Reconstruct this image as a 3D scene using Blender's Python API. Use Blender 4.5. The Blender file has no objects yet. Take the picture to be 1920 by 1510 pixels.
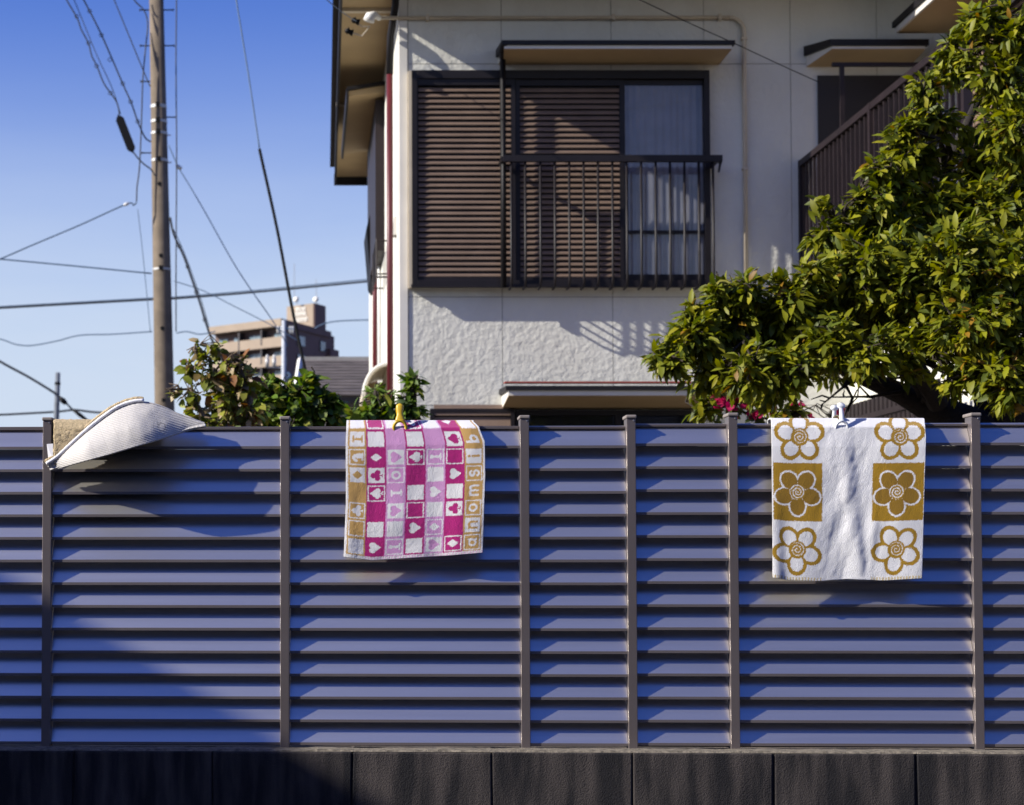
import bpy, math, random
import numpy as np
from mathutils import Vector, Matrix, noise as mnoise

random.seed(7)
rng = np.random.default_rng(11)
PI = math.pi
sc = bpy.context.scene
col = sc.collection

# ------------------------------------------------------------------ camera
FPX = 3432.0; PX0 = 575.0; HZ = 1060.0
PITCH = math.radians(2.2)
PY0 = HZ - FPX * math.tan(PITCH)
EYE = Vector((0, 0, 1.5))
cam = bpy.data.cameras.new('camera')
camo = bpy.data.objects.new('camera', cam)
col.objects.link(camo)
camo.location = EYE
camo.rotation_euler = (PI / 2 + PITCH, 0, 0)
cam.sensor_fit = 'HORIZONTAL'
cam.sensor_width = 36
cam.lens = FPX * 36 / 1920
cam.shift_x = (960 - PX0) / 1920
cam.shift_y = (PY0 - 755) / 1920
cam.clip_start = 0.05
cam.clip_end = 6000
cam.dof.use_dof = True
cam.dof.focus_distance = 5.2
cam.dof.aperture_fstop = 7.5
sc.camera = camo

# ------------------------------------------------------------------ sun, sky, exposure
SUN_AZ = math.radians(75)      # from the street normal towards the left
SUN_EL = math.radians(30)
sdir = Vector((-math.sin(SUN_AZ) * math.cos(SUN_EL), -math.cos(SUN_AZ) * math.cos(SUN_EL), math.sin(SUN_EL)))
sun = bpy.data.lights.new('sun', 'SUN')
sun.energy = 5.0
sun.angle = math.radians(0.53)
sun.color = (1.0, 0.945, 0.85)
suno = bpy.data.objects.new('sun', sun)
col.objects.link(suno)
suno.rotation_euler = sdir.to_track_quat('Z', 'Y').to_euler()

world = bpy.data.worlds.new('World')
sc.world = world
world.use_nodes = True
nt = world.node_tree
nt.nodes.clear()
sky = nt.nodes.new('ShaderNodeTexSky')
sky.sky_type = 'NISHITA'
sky.sun_disc = False
sky.sun_elevation = SUN_EL
sky.sun_rotation = math.atan2(sdir.x, sdir.y)
sky.altitude = 300
sky.air_density = 1.0
sky.dust_density = 0.8
sky.ozone_density = 2.5
hsv = nt.nodes.new('ShaderNodeHueSaturation')
hsv.inputs['Hue'].default_value = 0.530
hsv.inputs['Saturation'].default_value = 1.34
hsv.inputs['Value'].default_value = 1.0
# thin haze cloud, soft noise on the view direction, only low in the sky
tc = nt.nodes.new('ShaderNodeTexCoord')
mp = nt.nodes.new('ShaderNodeMapping')
mp.inputs['Scale'].default_value = (2.2, 2.2, 11.0)
mp.inputs['Location'].default_value = (0.35, 0.2, 0.15)
no = nt.nodes.new('ShaderNodeTexNoise')
no.inputs['Scale'].default_value = 2.0
no.inputs['Detail'].default_value = 5
no.inputs['Roughness'].default_value = 0.5
rmp = nt.nodes.new('ShaderNodeMapRange')
rmp.inputs['From Min'].default_value = 0.30
rmp.inputs['From Max'].default_value = 0.75
rmp.inputs['To Min'].default_value = 0.80
rmp.inputs['To Max'].default_value = 1.12
sep = nt.nodes.new('ShaderNodeSeparateXYZ')
low = nt.nodes.new('ShaderNodeMapRange')
low.interpolation_type = 'SMOOTHSTEP'
low.inputs['From Min'].default_value = 0.31
low.inputs['From Max'].default_value = 0.075
low.inputs['To Max'].default_value = 0.93
mul = nt.nodes.new('ShaderNodeMath'); mul.operation = 'MULTIPLY'; mul.use_clamp = True
mix = nt.nodes.new('ShaderNodeMix'); mix.data_type = 'RGBA'
mix.inputs['B'].default_value = (3.75, 4.3, 5.2, 1)
bg = nt.nodes.new('ShaderNodeBackground')
bg.inputs['Strength'].default_value = 0.112
out = nt.nodes.new('ShaderNodeOutputWorld')
L = nt.links.new
L(sky.outputs[0], hsv.inputs['Color'])
L(tc.outputs['Generated'], mp.inputs['Vector'])
L(mp.outputs[0], no.inputs['Vector'])
L(no.outputs['Fac'], rmp.inputs['Value'])
L(tc.outputs['Generated'], sep.inputs[0])
L(sep.outputs['Z'], low.inputs['Value'])
L(rmp.outputs[0], mul.inputs[0]); L(low.outputs[0], mul.inputs[1])
L(mul.outputs[0], mix.inputs['Factor'])
L(hsv.outputs[0], mix.inputs['A'])
L(mix.outputs['Result'], bg.inputs['Color'])
L(bg.outputs[0], out.inputs['Surface'])

sc.view_settings.view_transform = 'Standard'
sc.view_settings.look = 'None'
sc.view_settings.exposure = 0.6
sc.view_settings.gamma = 1.0
sc.view_settings.use_curve_mapping = False
sc.render.engine = 'CYCLES'

# ------------------------------------------------------------------ measuring: a picture position at a known distance -> a place
CP, SP = math.cos(PITCH), math.sin(PITCH)
def ray(px, py):
    a = px - PX0; b = PY0 - py
    return Vector((a, FPX * CP - b * SP, FPX * SP + b * CP))
def at(px, py, Y):
    d = ray(px, py)
    return EYE + d * (Y / d.y)
def WX(px, Y, py=600): return at(px, py, Y).x
def WZ(py, Y): return at(PX0, py, Y).z

# ------------------------------------------------------------------ object helpers
ORG = {}
def link(o):
    col.objects.link(o); return o
def tag(o, label=None, cat=None, group=None, kind=None):
    if label: o['label'] = label
    if cat: o['category'] = cat
    if group: o['group'] = group
    if kind: o['kind'] = kind
    return o
def empty(name, loc, label, cat, group=None, rz=0.0, local=False):
    o = link(bpy.data.objects.new(name, None))
    o.location = loc; o.rotation_euler = (0, 0, rz)
    o.empty_display_size = 0.1
    ORG[o.name] = Vector((0, 0, 0)) if local else Vector(loc)
    return tag(o, label, cat, group)

class MB:
    def __init__(s): s.v = []; s.f = []
    def add(s, vs, fs):
        n = len(s.v)
        s.v += [tuple(p) for p in vs]
        s.f += [tuple(i + n for i in f) for f in fs]
        return s
    def box(s, x0, x1, y0, y1, z0, z1):
        if x0 > x1: x0, x1 = x1, x0
        if y0 > y1: y0, y1 = y1, y0
        if z0 > z1: z0, z1 = z1, z0
        return s.add([(x0,y0,z0),(x1,y0,z0),(x1,y1,z0),(x0,y1,z0),(x0,y0,z1),(x1,y0,z1),(x1,y1,z1),(x0,y1,z1)],
                     [(0,3,2,1),(4,5,6,7),(0,1,5,4),(1,2,6,5),(2,3,7,6),(3,0,4,7)])
    def prism(s, poly, a0, a1, axis):
        """poly: 2-D outline; extruded from a0 to a1 along axis 'x' (poly=y,z), 'y' (poly=x,z), 'z' (poly=x,y)"""
        n = len(poly)
        area = sum(poly[i][0]*poly[(i+1)%n][1]-poly[(i+1)%n][0]*poly[i][1] for i in range(n))
        if area < 0: poly = poly[::-1]
        def P(p, a):
            return {'x': (a, p[0], p[1]), 'y': (p[0], a, p[1]), 'z': (p[0], p[1], a)}[axis]
        if a0 > a1: a0, a1 = a1, a0
        vs = [P(p, a0) for p in poly] + [P(p, a1) for p in poly]
        fs = [(i, (i+1)%n, n+(i+1)%n, n+i) for i in range(n)] + [tuple(range(n-1,-1,-1)), tuple(range(n,2*n))]
        if axis == 'y': fs = [f[::-1] for f in fs]
        return s.add(vs, fs)
    def tube(s, pts, r, n=6, caps=True):
        pts = [Vector(p) for p in pts]
        m = len(pts)
        rs = r if isinstance(r, (list, tuple)) else [r] * m
        vs = []; prev = None
        for i, p in enumerate(pts):
            t = (pts[min(i+1, m-1)] - pts[max(i-1, 0)])
            if t.length < 1e-9: t = Vector((0,0,1))
            t.normalize()
            if prev is None:
                ref = Vector((0,0,1)) if abs(t.z) < 0.9 else Vector((1,0,0))
                u = t.cross(ref).normalized()
            else:
                u = (prev - t * prev.dot(t))
                u = u.normalized() if u.length > 1e-6 else t.orthogonal().normalized()
            prev = u; w = t.cross(u)
            for k in range(n):
                a = 2*PI*k/n
                vs.append(p + (u*math.cos(a) + w*math.sin(a)) * rs[i])
        fs = []
        for i in range(m-1):
            for k in range(n):
                a = i*n+k; b = i*n+(k+1)%n
                fs.append((a, b, b+n, a+n))
        if caps:
            fs.append(tuple(range(n-1,-1,-1))); fs.append(tuple(range((m-1)*n, m*n)))
        return s.add(vs, fs)
    def cyl(s, c, r, h, n=20, r2=None):
        c = Vector(c)
        return s.tube([c, c + Vector((0,0,h))], [r, r if r2 is None else r2], n)
    def build(s, name, mat, parent=None, smooth=False, bevel=0.0, kind=None):
        me = bpy.data.meshes.new(name)
        v = np.array(s.v, dtype=float)
        c = (v.min(0) + v.max(0)) / 2
        v = v - c
        me.from_pydata([tuple(p) for p in v], [], s.f)
        me.update()
        if smooth:
            me.polygons.foreach_set('use_smooth', [True]*len(me.polygons))
        if isinstance(mat, (list, tuple)):
            for q in mat: me.materials.append(q)
        else: me.materials.append(mat)
        o = link(bpy.data.objects.new(name, me))
        c = Vector(c)
        ORG[o.name] = c
        if parent is not None:
            o.parent = parent
            o.location = c - ORG[parent.name]
        else:
            o.location = c
        if bevel:
            b = o.modifiers.new('bevel', 'BEVEL'); b.width = bevel; b.segments = 2; b.limit_method = 'ANGLE'
            b.angle_limit = math.radians(40)
        if kind: o['kind'] = kind
        return o
def share(src, name, c, parent, rot=None):
    """another piece with the same mesh, centred at c (thing space)"""
    o = link(bpy.data.objects.new(name, src.data))
    for m in src.modifiers:
        b = o.modifiers.new(m.name, m.type)
        if m.type == 'BEVEL': b.width = m.width; b.segments = m.segments; b.limit_method = m.limit_method; b.angle_limit = m.angle_limit
    ORG[o.name] = Vector(c)
    o.parent = parent; o.location = Vector(c) - ORG[parent.name]
    if rot: o.rotation_euler = rot
    return o
def boxpart(name, mat, parent, b, bevel=0.0, kind=None):
    return MB().box(*b).build(name, mat, parent, bevel=bevel, kind=kind)

# ------------------------------------------------------------------ materials
def mat(name, c, rough=0.7, metal=0.0, var=0.15, vscale=6.0, bump=0.0, bscale=60.0, spec=0.5, stretch=(1,1,1), c2=None, detail=4, coat=0.0, contrast=(0.35, 0.68)):
    m = bpy.data.materials.new(name); m.use_nodes = True
    t = m.node_tree; n = t.nodes; p = n['Principled BSDF']
    p.inputs['Roughness'].default_value = rough
    p.inputs['Metallic'].default_value = metal
    p.inputs['Specular IOR Level'].default_value = spec
    p.inputs['Coat Weight'].default_value = coat
    geo = n.new('ShaderNodeNewGeometry')
    mp = n.new('ShaderNodeMapping'); mp.inputs['Scale'].default_value = stretch
    t.links.new(geo.outputs['Position'], mp.inputs['Vector'])
    nz = n.new('ShaderNodeTexNoise'); nz.inputs['Scale'].default_value = vscale; nz.inputs['Detail'].default_value = detail
    t.links.new(mp.outputs[0], nz.inputs['Vector'])
    mr = n.new('ShaderNodeMapRange'); mr.inputs['From Min'].default_value = contrast[0]; mr.inputs['From Max'].default_value = contrast[1]
    t.links.new(nz.outputs['Fac'], mr.inputs['Value'])
    mx = n.new('ShaderNodeMix'); mx.data_type = 'RGBA'
    if c2 is None: c2 = tuple(x * (1 - var) for x in c)
    mx.inputs['A'].default_value = (*c2, 1); mx.inputs['B'].default_value = (*c, 1)
    t.links.new(mr.outputs[0], mx.inputs['Factor'])
    t.links.new(mx.outputs['Result'], p.inputs['Base Color'])
    if bump:
        nb = n.new('ShaderNodeTexNoise'); nb.inputs['Scale'].default_value = bscale; nb.inputs['Detail'].default_value = 5
        nb.inputs['Roughness'].default_value = 0.6
        t.links.new(geo.outputs['Position'], nb.inputs['Vector'])
        bp = n.new('ShaderNodeBump'); bp.inputs['Strength'].default_value = 1.0; bp.inputs['Distance'].default_value = bump
        t.links.new(nb.outputs['Fac'], bp.inputs['Height'])
        t.links.new(bp.outputs[0], p.inputs['Normal'])
    return m
def attr_mat(name, rough=0.95, sheen=0.0, bump=0.0, bscale=900.0, trans=0.0, spec=0.3):
    m = bpy.data.materials.new(name); m.use_nodes = True
    t = m.node_tree; n = t.nodes; p = n['Principled BSDF']
    p.inputs['Roughness'].default_value = rough
    p.inputs['Specular IOR Level'].default_value = spec
    p.inputs['Sheen Weight'].default_value = sheen
    a = n.new('ShaderNodeAttribute'); a.attribute_name = 'Col'
    t.links.new(a.outputs['Color'], p.inputs['Base Color'])
    if bump:
        geo = n.new('ShaderNodeNewGeometry')
        nb = n.new('ShaderNodeTexNoise'); nb.inputs['Scale'].default_value = bscale; nb.inputs['Detail'].default_value = 2
        t.links.new(geo.outputs['Position'], nb.inputs['Vector'])
        bp = n.new('ShaderNodeBump'); bp.inputs['Distance'].default_value = bump
        t.links.new(nb.outputs['Fac'], bp.inputs['Height'])
        t.links.new(bp.outputs[0], p.inputs['Normal'])
    if trans:
        tr = n.new('ShaderNodeBsdfTranslucent')
        hs = n.new('ShaderNodeHueSaturation'); hs.inputs['Value'].default_value = 1.5; hs.inputs['Saturation'].default_value = 1.1
        t.links.new(a.outputs['Color'], hs.inputs['Color']); t.links.new(hs.outputs[0], tr.inputs['Color'])
        ms = n.new('ShaderNodeMixShader'); ms.inputs[0].default_value = trans
        t.links.new(p.outputs[0], ms.inputs[1]); t.links.new(tr.outputs[0], ms.inputs[2])
        t.links.new(ms.outputs[0], n['Material Output'].inputs['Surface'])
    return m
M = {}
M['soil'] = mat('garden_soil', (0.11, 0.085, 0.06), 0.95, var=0.5, vscale=8, bump=0.02, bscale=25)
M['asphalt'] = mat('asphalt', (0.055, 0.055, 0.058), 0.9, var=0.3, vscale=30, bump=0.004, bscale=180)
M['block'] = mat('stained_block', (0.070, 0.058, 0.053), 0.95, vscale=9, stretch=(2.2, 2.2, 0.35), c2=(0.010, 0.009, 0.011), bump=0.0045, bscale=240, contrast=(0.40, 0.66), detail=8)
M['mortar'] = mat('mortar', (0.13, 0.12, 0.105), 0.95, var=0.6, vscale=40, bump=0.006, bscale=160)
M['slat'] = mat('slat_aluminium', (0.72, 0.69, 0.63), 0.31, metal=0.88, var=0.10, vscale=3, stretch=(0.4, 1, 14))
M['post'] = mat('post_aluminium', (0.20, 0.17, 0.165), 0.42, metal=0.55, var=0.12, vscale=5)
M['slat_shade'] = mat('slat_gap_shade', (0.075, 0.064, 0.066), 0.45, metal=0.4, var=0.12, vscale=5)  # same metal as the face, coloured darker to put shade into the gaps
M['lip'] = mat('slat_lip', (0.20, 0.175, 0.175), 0.45, metal=0.5, var=0.12, vscale=5)  # same metal again; its duller reflection is put into the colour
M['dark_mortar'] = mat('stained_mortar', (0.035, 0.031, 0.028), 0.95, var=0.6, vscale=30, bump=0.004, bscale=160)
M['skim'] = mat('pale_mortar_skim', (0.25, 0.215, 0.165), 0.95, var=0.6, vscale=60, bump=0.004, bscale=200)
M['cap'] = mat('cap_plastic', (0.26, 0.225, 0.20), 0.6, var=0.15, vscale=40)
M['screw'] = mat('screw_steel', (0.6, 0.6, 0.62), 0.3, metal=0.9)
M['stucco'] = mat('cream_stucco', (0.67, 0.665, 0.605), 0.9, vscale=2.2, c2=(0.60, 0.585, 0.52), bump=0.012, bscale=16, stretch=(1, 1, 0.45))
M['smooth_cream'] = mat('smooth_cream_board', (0.68, 0.655, 0.60), 0.7, var=0.10, vscale=3)
M['soffit'] = mat('tan_soffit', (0.43, 0.31, 0.165), 0.8, var=0.18, vscale=1.5)
M['trim'] = mat('dark_trim', (0.010, 0.009, 0.011), 0.55, spec=0.3, var=0.3)
M['bronze'] = mat('bronze_frame', (0.013, 0.010, 0.012), 0.5, spec=0.3, metal=0.0, var=0.3)
M['shutter'] = mat('brown_shutter', (0.185, 0.125, 0.090), 0.6, var=0.2, vscale=5)
M['maroon'] = mat('maroon_pipe', (0.105, 0.008, 0.014), 0.45, var=0.25, vscale=4)
M['cream_pipe'] = mat('cream_pipe', (0.58, 0.50, 0.38), 0.6, var=0.15)
M['white_plastic'] = mat('white_plastic', (0.72, 0.72, 0.70), 0.45, var=0.08)
M['red_flash'] = mat('red_flashing', (0.36, 0.07, 0.05), 0.5, var=0.25)
M['roof'] = mat('roof_tile', (0.05, 0.045, 0.045), 0.6, var=0.4)
M['interior'] = mat('dark_interior', (0.02, 0.018, 0.02), 0.9)
M['curtain'] = mat('lace_curtain', (0.36, 0.33, 0.35), 0.9, var=0.12, vscale=8)
M['door'] = mat('dark_door', (0.014, 0.010, 0.010), 0.5)
M['rail'] = mat('balcony_rail', (0.020, 0.013, 0.015), 0.5, spec=0.3, metal=0.0, var=0.3)
M['concrete'] = mat('pole_concrete', (0.18, 0.140, 0.098), 0.9, var=0.3, vscale=4, bump=0.004, bscale=60)
M['concrete_pale'] = mat('pale_pole', (0.52, 0.55, 0.60), 0.8, var=0.2)
M['concrete_grey'] = mat('grey_pole', (0.16, 0.18, 0.21), 0.8, var=0.3)
M['galv'] = mat('galvanised', (0.55, 0.54, 0.52), 0.5, metal=0.4, var=0.3, vscale=30)
M['black'] = mat('black_rubber', (0.005, 0.005, 0.006), 0.6, spec=0.2)
M['cable'] = mat('cable_sheath', (0.022, 0.026, 0.034), 0.6)
M['cable_blue'] = mat('weathered_cable', (0.10, 0.16, 0.25), 0.6)
M['ceramic'] = mat('ceramic', (0.75, 0.74, 0.70), 0.3)
M['apt_beige'] = mat('apartment_beige', (0.33, 0.26, 0.195), 0.85, var=0.1, vscale=0.5)
M['apt_brown'] = mat('apartment_brown', (0.16, 0.095, 0.085), 0.85, var=0.12, vscale=0.5)
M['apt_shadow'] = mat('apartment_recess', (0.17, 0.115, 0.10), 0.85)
M['apt_glass'] = mat('apartment_glass', (0.25, 0.33, 0.38), 0.1, spec=0.9, var=0.5, vscale=0.8)
M['apt_frame'] = mat('apartment_frame', (0.04, 0.035, 0.04), 0.5)
M['apt_white'] = mat('sign_white', (0.80, 0.77, 0.70), 0.6)
M['slate'] = mat('grey_slate', (0.16, 0.135, 0.125), 0.8, var=0.45, vscale=3.0, stretch=(1, 1, 8))
M['plaster'] = mat('grey_plaster', (0.35, 0.33, 0.30), 0.9, var=0.2)
M['bark'] = mat('bark', (0.028, 0.021, 0.018), 0.95, var=0.5, vscale=20, bump=0.008, bscale=60, stretch=(1, 1, 0.3))
M['twig'] = mat('twig', (0.05, 0.036, 0.026), 0.9, var=0.4)
M['pale_twig'] = mat('pale_twig', (0.22, 0.16, 0.10), 0.9, var=0.4)
M['yellow_clip'] = mat('yellow_plastic', (0.62, 0.40, 0.02), 0.35, var=0.15, vscale=60)
M['white_clip'] = mat('white_clip_plastic', (0.74, 0.76, 0.80), 0.35, var=0.08, vscale=60)
M['clip_spring'] = mat('spring_steel', (0.5, 0.42, 0.25), 0.35, metal=0.9)
M['towel'] = attr_mat('terry_cloth', 0.95, 0.25, bump=0.0035, bscale=520)
M['pile'] = mat('beige_pile', (0.70, 0.55, 0.33), 0.95, var=0.35, vscale=120, bump=0.006, bscale=320)
M['mat_back'] = attr_mat('woven_backing', 0.9, 0.15, bump=0.0012, bscale=700)
M['label_cloth'] = mat('label_cloth', (0.78, 0.78, 0.82), 0.8, var=0.08)
M['leaf_tree'] = attr_mat('tree_leaf', 0.5, 0.0, trans=0.33, spec=0.28)
M['leaf_shrub'] = attr_mat('shrub_leaf', 0.5, 0.0, trans=0.28, spec=0.4)
M['bract'] = attr_mat('bract', 0.7, 0.0, trans=0.3)

def glass_mat():
    m = bpy.data.materials.new('window_glass'); m.use_nodes = True
    t = m.node_tree; n = t.nodes; n.clear()
    o = n.new('ShaderNodeOutputMaterial'); g = n.new('ShaderNodeBsdfGlossy'); tr = n.new('ShaderNodeBsdfTransparent')
    g.inputs['Roughness'].default_value = 0.02
    tr.inputs['Color'].default_value = (0.86, 0.88, 0.90, 1)
    lw = n.new('ShaderNodeLayerWeight'); lw.inputs['Blend'].default_value = 0.5
    pw_ = n.new('ShaderNodeMath'); pw_.operation = 'POWER'; pw_.inputs[1].default_value = 5.0
    t.links.new(lw.outputs['Facing'], pw_.inputs[0])
    f = n.new('ShaderNodeMapRange'); f.inputs['To Min'].default_value = 0.035
    t.links.new(pw_.outputs[0], f.inputs['Value'])
    mx = n.new('ShaderNodeMixShader')
    t.links.new(f.outputs[0], mx.inputs[0]); t.links.new(tr.outputs[0], mx.inputs[1]); t.links.new(g.outputs[0], mx.inputs[2])
    t.links.new(mx.outputs[0], o.inputs['Surface'])
    return m
M['glass'] = glass_mat()

# ================================================================== SETTING
FY = 5.2                       # distance of the fence front
TH = -math.radians(2.1)        # its turn: the right end stands nearer
froot_loc = Vector((0, FY, 0))
ct, st = math.cos(TH), math.sin(TH)
def fpx(px, py, off=0.0):
    """picture position -> fence coordinates (along, height) on the plane 'off' behind the slat fronts"""
    d = ray(px, py)
    nrm = Vector((-st, ct, 0))
    p0 = froot_loc + nrm * off
    k = (p0 - EYE).dot(nrm) / d.dot(nrm)
    p = EYE + d * k
    q = p - froot_loc
    return q.x * ct + q.y * st, p.z
def fworld(u, y, z):
    return Vector((u * ct - y * st, FY + u * st + y * ct, z))

ZW = fpx(1085, 1404)[1]        # top of the block wall
ZG = ZW - 0.06                 # garden level behind it

# ground: one sheet to the horizon
tag(boxpart('ground', M['asphalt'], None, (-3000, 3000, -1200, 4800, -0.5, 0.0)), kind='structure')
g = MB()
a = fworld(-40, 0.06, 0); b = fworld(40, 0.06, 0)
g.prism([(a.x, a.y), (b.x, b.y), (b.x, 70), (a.x, 70)], 0.004, ZG, 'z')
tag(g.build('garden_ground', M['soil']), kind='structure')

# ------------------------------------------------------------------ block wall
wall = empty('block_wall', fworld(0, 0, 0), 'dark stained concrete block retaining wall under the louvre fence', 'wall', rz=TH, local=True)
WF = -0.104
joints = [fpx(p, 1455, WF)[0] for p in (660, 922, 1187, 1450, 1720)]
bw = (joints[-1] - joints[0]) / 4
us = [joints[0] + bw * k for k in range(-12, 17)]
for k, p in enumerate(joints): us[12 + k] = p
CH = 0.195
nc = int(ZW / CH)
protos = []
for v in range(5):
    m = MB().box(-bw/2 + 0.002, bw/2 - 0.002, -0.075, 0.075, -CH/2 + 0.002, CH/2 - 0.0015)
    m.v = [(x + random.uniform(-.0025, .0025), y + random.uniform(-.002, .002), z + random.uniform(-.0015, .0015)) for x, y, z in m.v]
    protos.append(m)
first = {}
for r in range(nc):
    zc = ZW - CH * (r + 0.5)
    for k in range(len(us) - 1):
        if r > 0 and not (8 <= k <= 22): pass
        u0 = us[k] + (bw/2 if r % 2 else 0); u1 = us[k+1] + (bw/2 if r % 2 else 0)
        c = Vector(((u0 + u1) / 2, WF + 0.075, zc))
        v = (k * 3 + r) % 5
        if v not in first:
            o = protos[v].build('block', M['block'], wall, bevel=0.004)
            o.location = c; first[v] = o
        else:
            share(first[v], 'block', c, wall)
core = MB().box(us[0], us[-1], WF + 0.006, WF + 0.14, 0.006, ZW - 0.004)
core.build('mortar_joint', M['dark_mortar'], wall)
# rough skim of mortar along the top edge
sk = MB()
N = 420
x0, x1 = us[4], us[-3]
rows = []
for i in range(N + 1):
    u = x0 + (x1 - x0) * i / N
    h = 0.0015 + 0.0035 * max(0, mnoise.noise((u * 9, 0, 0)) + 0.35) + 0.0018 * random.random()
    f0 = WF + 0.004 + 0.006 * abs(mnoise.noise((u * 14, 3, 0))) + 0.002 * random.random()
    rows.append([(u, f0, ZW - 0.001), (u, f0 + 0.006, ZW + h), (u, -0.012, ZW + h * 0.7), (u, -0.004, ZW - 0.001)])
vs = [p for r in rows for p in r]
fs = []
for i in range(N):
    for j in range(3):
        a = i*4 + j
        fs.append((a, a+4, a+5, a+1))
sk.add(vs, fs)
sk.build('mortar_skim', M['skim'], wall)

# ================================================================== HOUSE
HY = 15.0
def hx(px): return WX(px, HY)
def hz(py): return WZ(py, HY)
XL = hx(749); XR = hx(1776)
house = empty('house', (hx(1050), HY + 3.5, ZG), 'two storey cream stucco house with brown shutters, hoods and balcony behind the fence', 'house')
ZS = hz(-38)                   # soffit height at the front
HB = 22.3                      # rear of the house
# core walls (solid inside the cladding)
w = MB(); w.box(XL + 0.012, XR, HY + 0.03, HB, ZG - 0.05, ZS + 0.02)
w.build('wall_core', M['smooth_cream'], house)
# side wall facing left
sw = boxpart('side_wall', M['stucco'], house, (XL, XL + 0.012, HY + 0.002, HB, ZG - 0.05, ZS))
# front cladding panels with recessed joints
front = boxpart('front_wall', M['mortar'], house, (XL + 0.005, XR, HY + 0.012, HY + 0.03, ZG - 0.05, ZS))
WIN = (772, 1330, 137, 540)
vj = [765.5, 942, 1149, 1324, 1487, 1650, 1776]
hj = [-40, 120, 557, 760]
J = 0.0025
for i in range(len(vj) - 1):
    for j in range(len(hj)):
        za = hz(hj[j]) - J; zb = hz(hj[j+1]) + J if j + 1 < len(hj) else ZG - 0.05
        boxpart('wall_panel', M['stucco'], front, (hx(vj[i]) + J, hx(vj[i+1]) - J, HY, HY + 0.012, za, zb))
boxpart('corner_board', M['smooth_cream'], front, (XL, hx(765), HY - 0.012, HY + 0.012, ZG - 0.05, ZS), bevel=0.003)
# eaves and roof
rf = MB()
yo = HY - 1.0
xo_f, xo_b = WX(641, HY, 0), at(632, 305, HB).x
rf.prism([(xo_f, yo), (XR + 3.6, yo), (XR + 3.6, HB + 0.5), (xo_b, HB + 0.5)], ZS + 0.02, ZS + 0.05, 'z')
roof = rf.build('soffit', M['soffit'], house)
fa = MB()
fa.prism([(xo_f - 0.025, yo - 0.03), (XR + 3.6, yo - 0.03), (XR + 3.6, yo), (xo_f, yo), (xo_b, HB + 0.5), (xo_b - 0.025, HB + 0.5)], ZS - 0.085, ZS + 0.16, 'z')
fa.build('fascia', M['trim'], roof)
rt = MB()
xm = (xo_f + XR + 3.6) / 2
rt.add([(xo_f - 0.08, yo - 0.09, ZS + 0.163), (XR + 3.7, yo - 0.09, ZS + 0.163), (XR + 3.7, HB + 0.6, ZS + 0.163), (xo_b - 0.08, HB + 0.6, ZS + 0.163),
        (xm - 1.5, HY + 3.5, ZS + 1.7), (xm + 1.5, HY + 3.5, ZS + 1.7)],
       [(0, 1, 5, 4), (1, 2, 5), (2, 3, 4, 5), (3, 0, 4), (3, 2, 1, 0)])
rt.build('roof', M['roof'], house)
# lapped boards under the side eave
for py_, dy in ((8, .05), (188, .05)):
    Yb = (ZS - 1.5) * FPX / (HZ - py_)
    boxpart('eave_batten', M['cream_pipe'], roof, (xo_f + 0.02, XL - 0.003, Yb, Yb + 0.06, ZS - 0.012, ZS + 0.018))
# gutter strip at the rear end of the eave
boxpart('gutter', M['trim'], roof, (xo_b - 0.03, XL + 0.0, HB + 0.503, HB + 0.56, ZS - 0.08, ZS + 0.06))

# ---- big shuttered window
win = MB()
fd = 0.09
x0, x1, z0, z1 = hx(772), hx(1330), hz(540), hz(137)
def frame(mb, x0, x1, z0, z1, y0, y1, t, tb=None, tt=None):
    tb = tb or t; tt = tt or t
    mb.box(x0, x0 + t, y0, y1, z0, z1); mb.box(x1 - t, x1, y0, y1, z0, z1)
    mb.box(x0 + t, x1 - t, y0, y1, z0, z0 + tb); mb.box(x0 + t, x1 - t, y0, y1, z1 - tt, z1)
    return mb
frame(win, x0, x1, z0, z1, HY - fd, HY - 0.001, 0.045, 0.05, 0.07)
window = win.build('window', M['bronze'], house, bevel=0.003)
boxpart('sill', M['bronze'], window, (x0 - 0.01, x1 + 0.01, HY - fd - 0.03, HY - fd, z0 - 0.012, z0 + 0.012))
boxpart('left_jamb', M['cream_pipe'], window, (x0 - 0.028, x0 - 0.001, HY - 0.07, HY - 0.0005, z0 - 0.01, z1))
def shutter(name, pa, pb, ya, yb, ytop=162, ybot=527, n=34):
    s = MB()
    frame(s, hx(pa), hx(pb), hz(ybot) - 0.03, hz(ytop) + 0.05, ya, yb, 0.035, 0.05, 0.06)
    s.box(hx(pa) + .03, hx(pb) - .03, yb - 0.004, yb - 0.001, hz(ybot), hz(ytop))
    sh = s.build(name, M['bronze'], house)
    za, zb = hz(ybot) + 0.025, hz(ytop) - 0.015
    p = (zb - za) / n
    xa, xb = hx(pa) + 0.037, hx(pb) - 0.037
    pr = [(ya + 0.004, 0.0), (ya + 0.004, 0.009), (ya + 0.020, p * 0.70), (ya + 0.024, p * 0.70), (ya + 0.012, 0.0)]
    firsts = None
    for i in range(n):
        zc = za + p * i
        if firsts is None:
            firsts = MB().prism([(y, zc + z) for y, z in pr], xa, xb, 'x').build('slat', M['shutter'], sh)
            c0 = ORG[firsts.name].copy()
        else:
            share(firsts, 'slat', c0 + Vector((0, 0, p * i)), sh)
    return sh
shutter('shutter', 776, 966, HY - 0.075, HY - 0.030)
shutter('shutter', 967, 1170, HY - 0.060, HY - 0.020)
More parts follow.
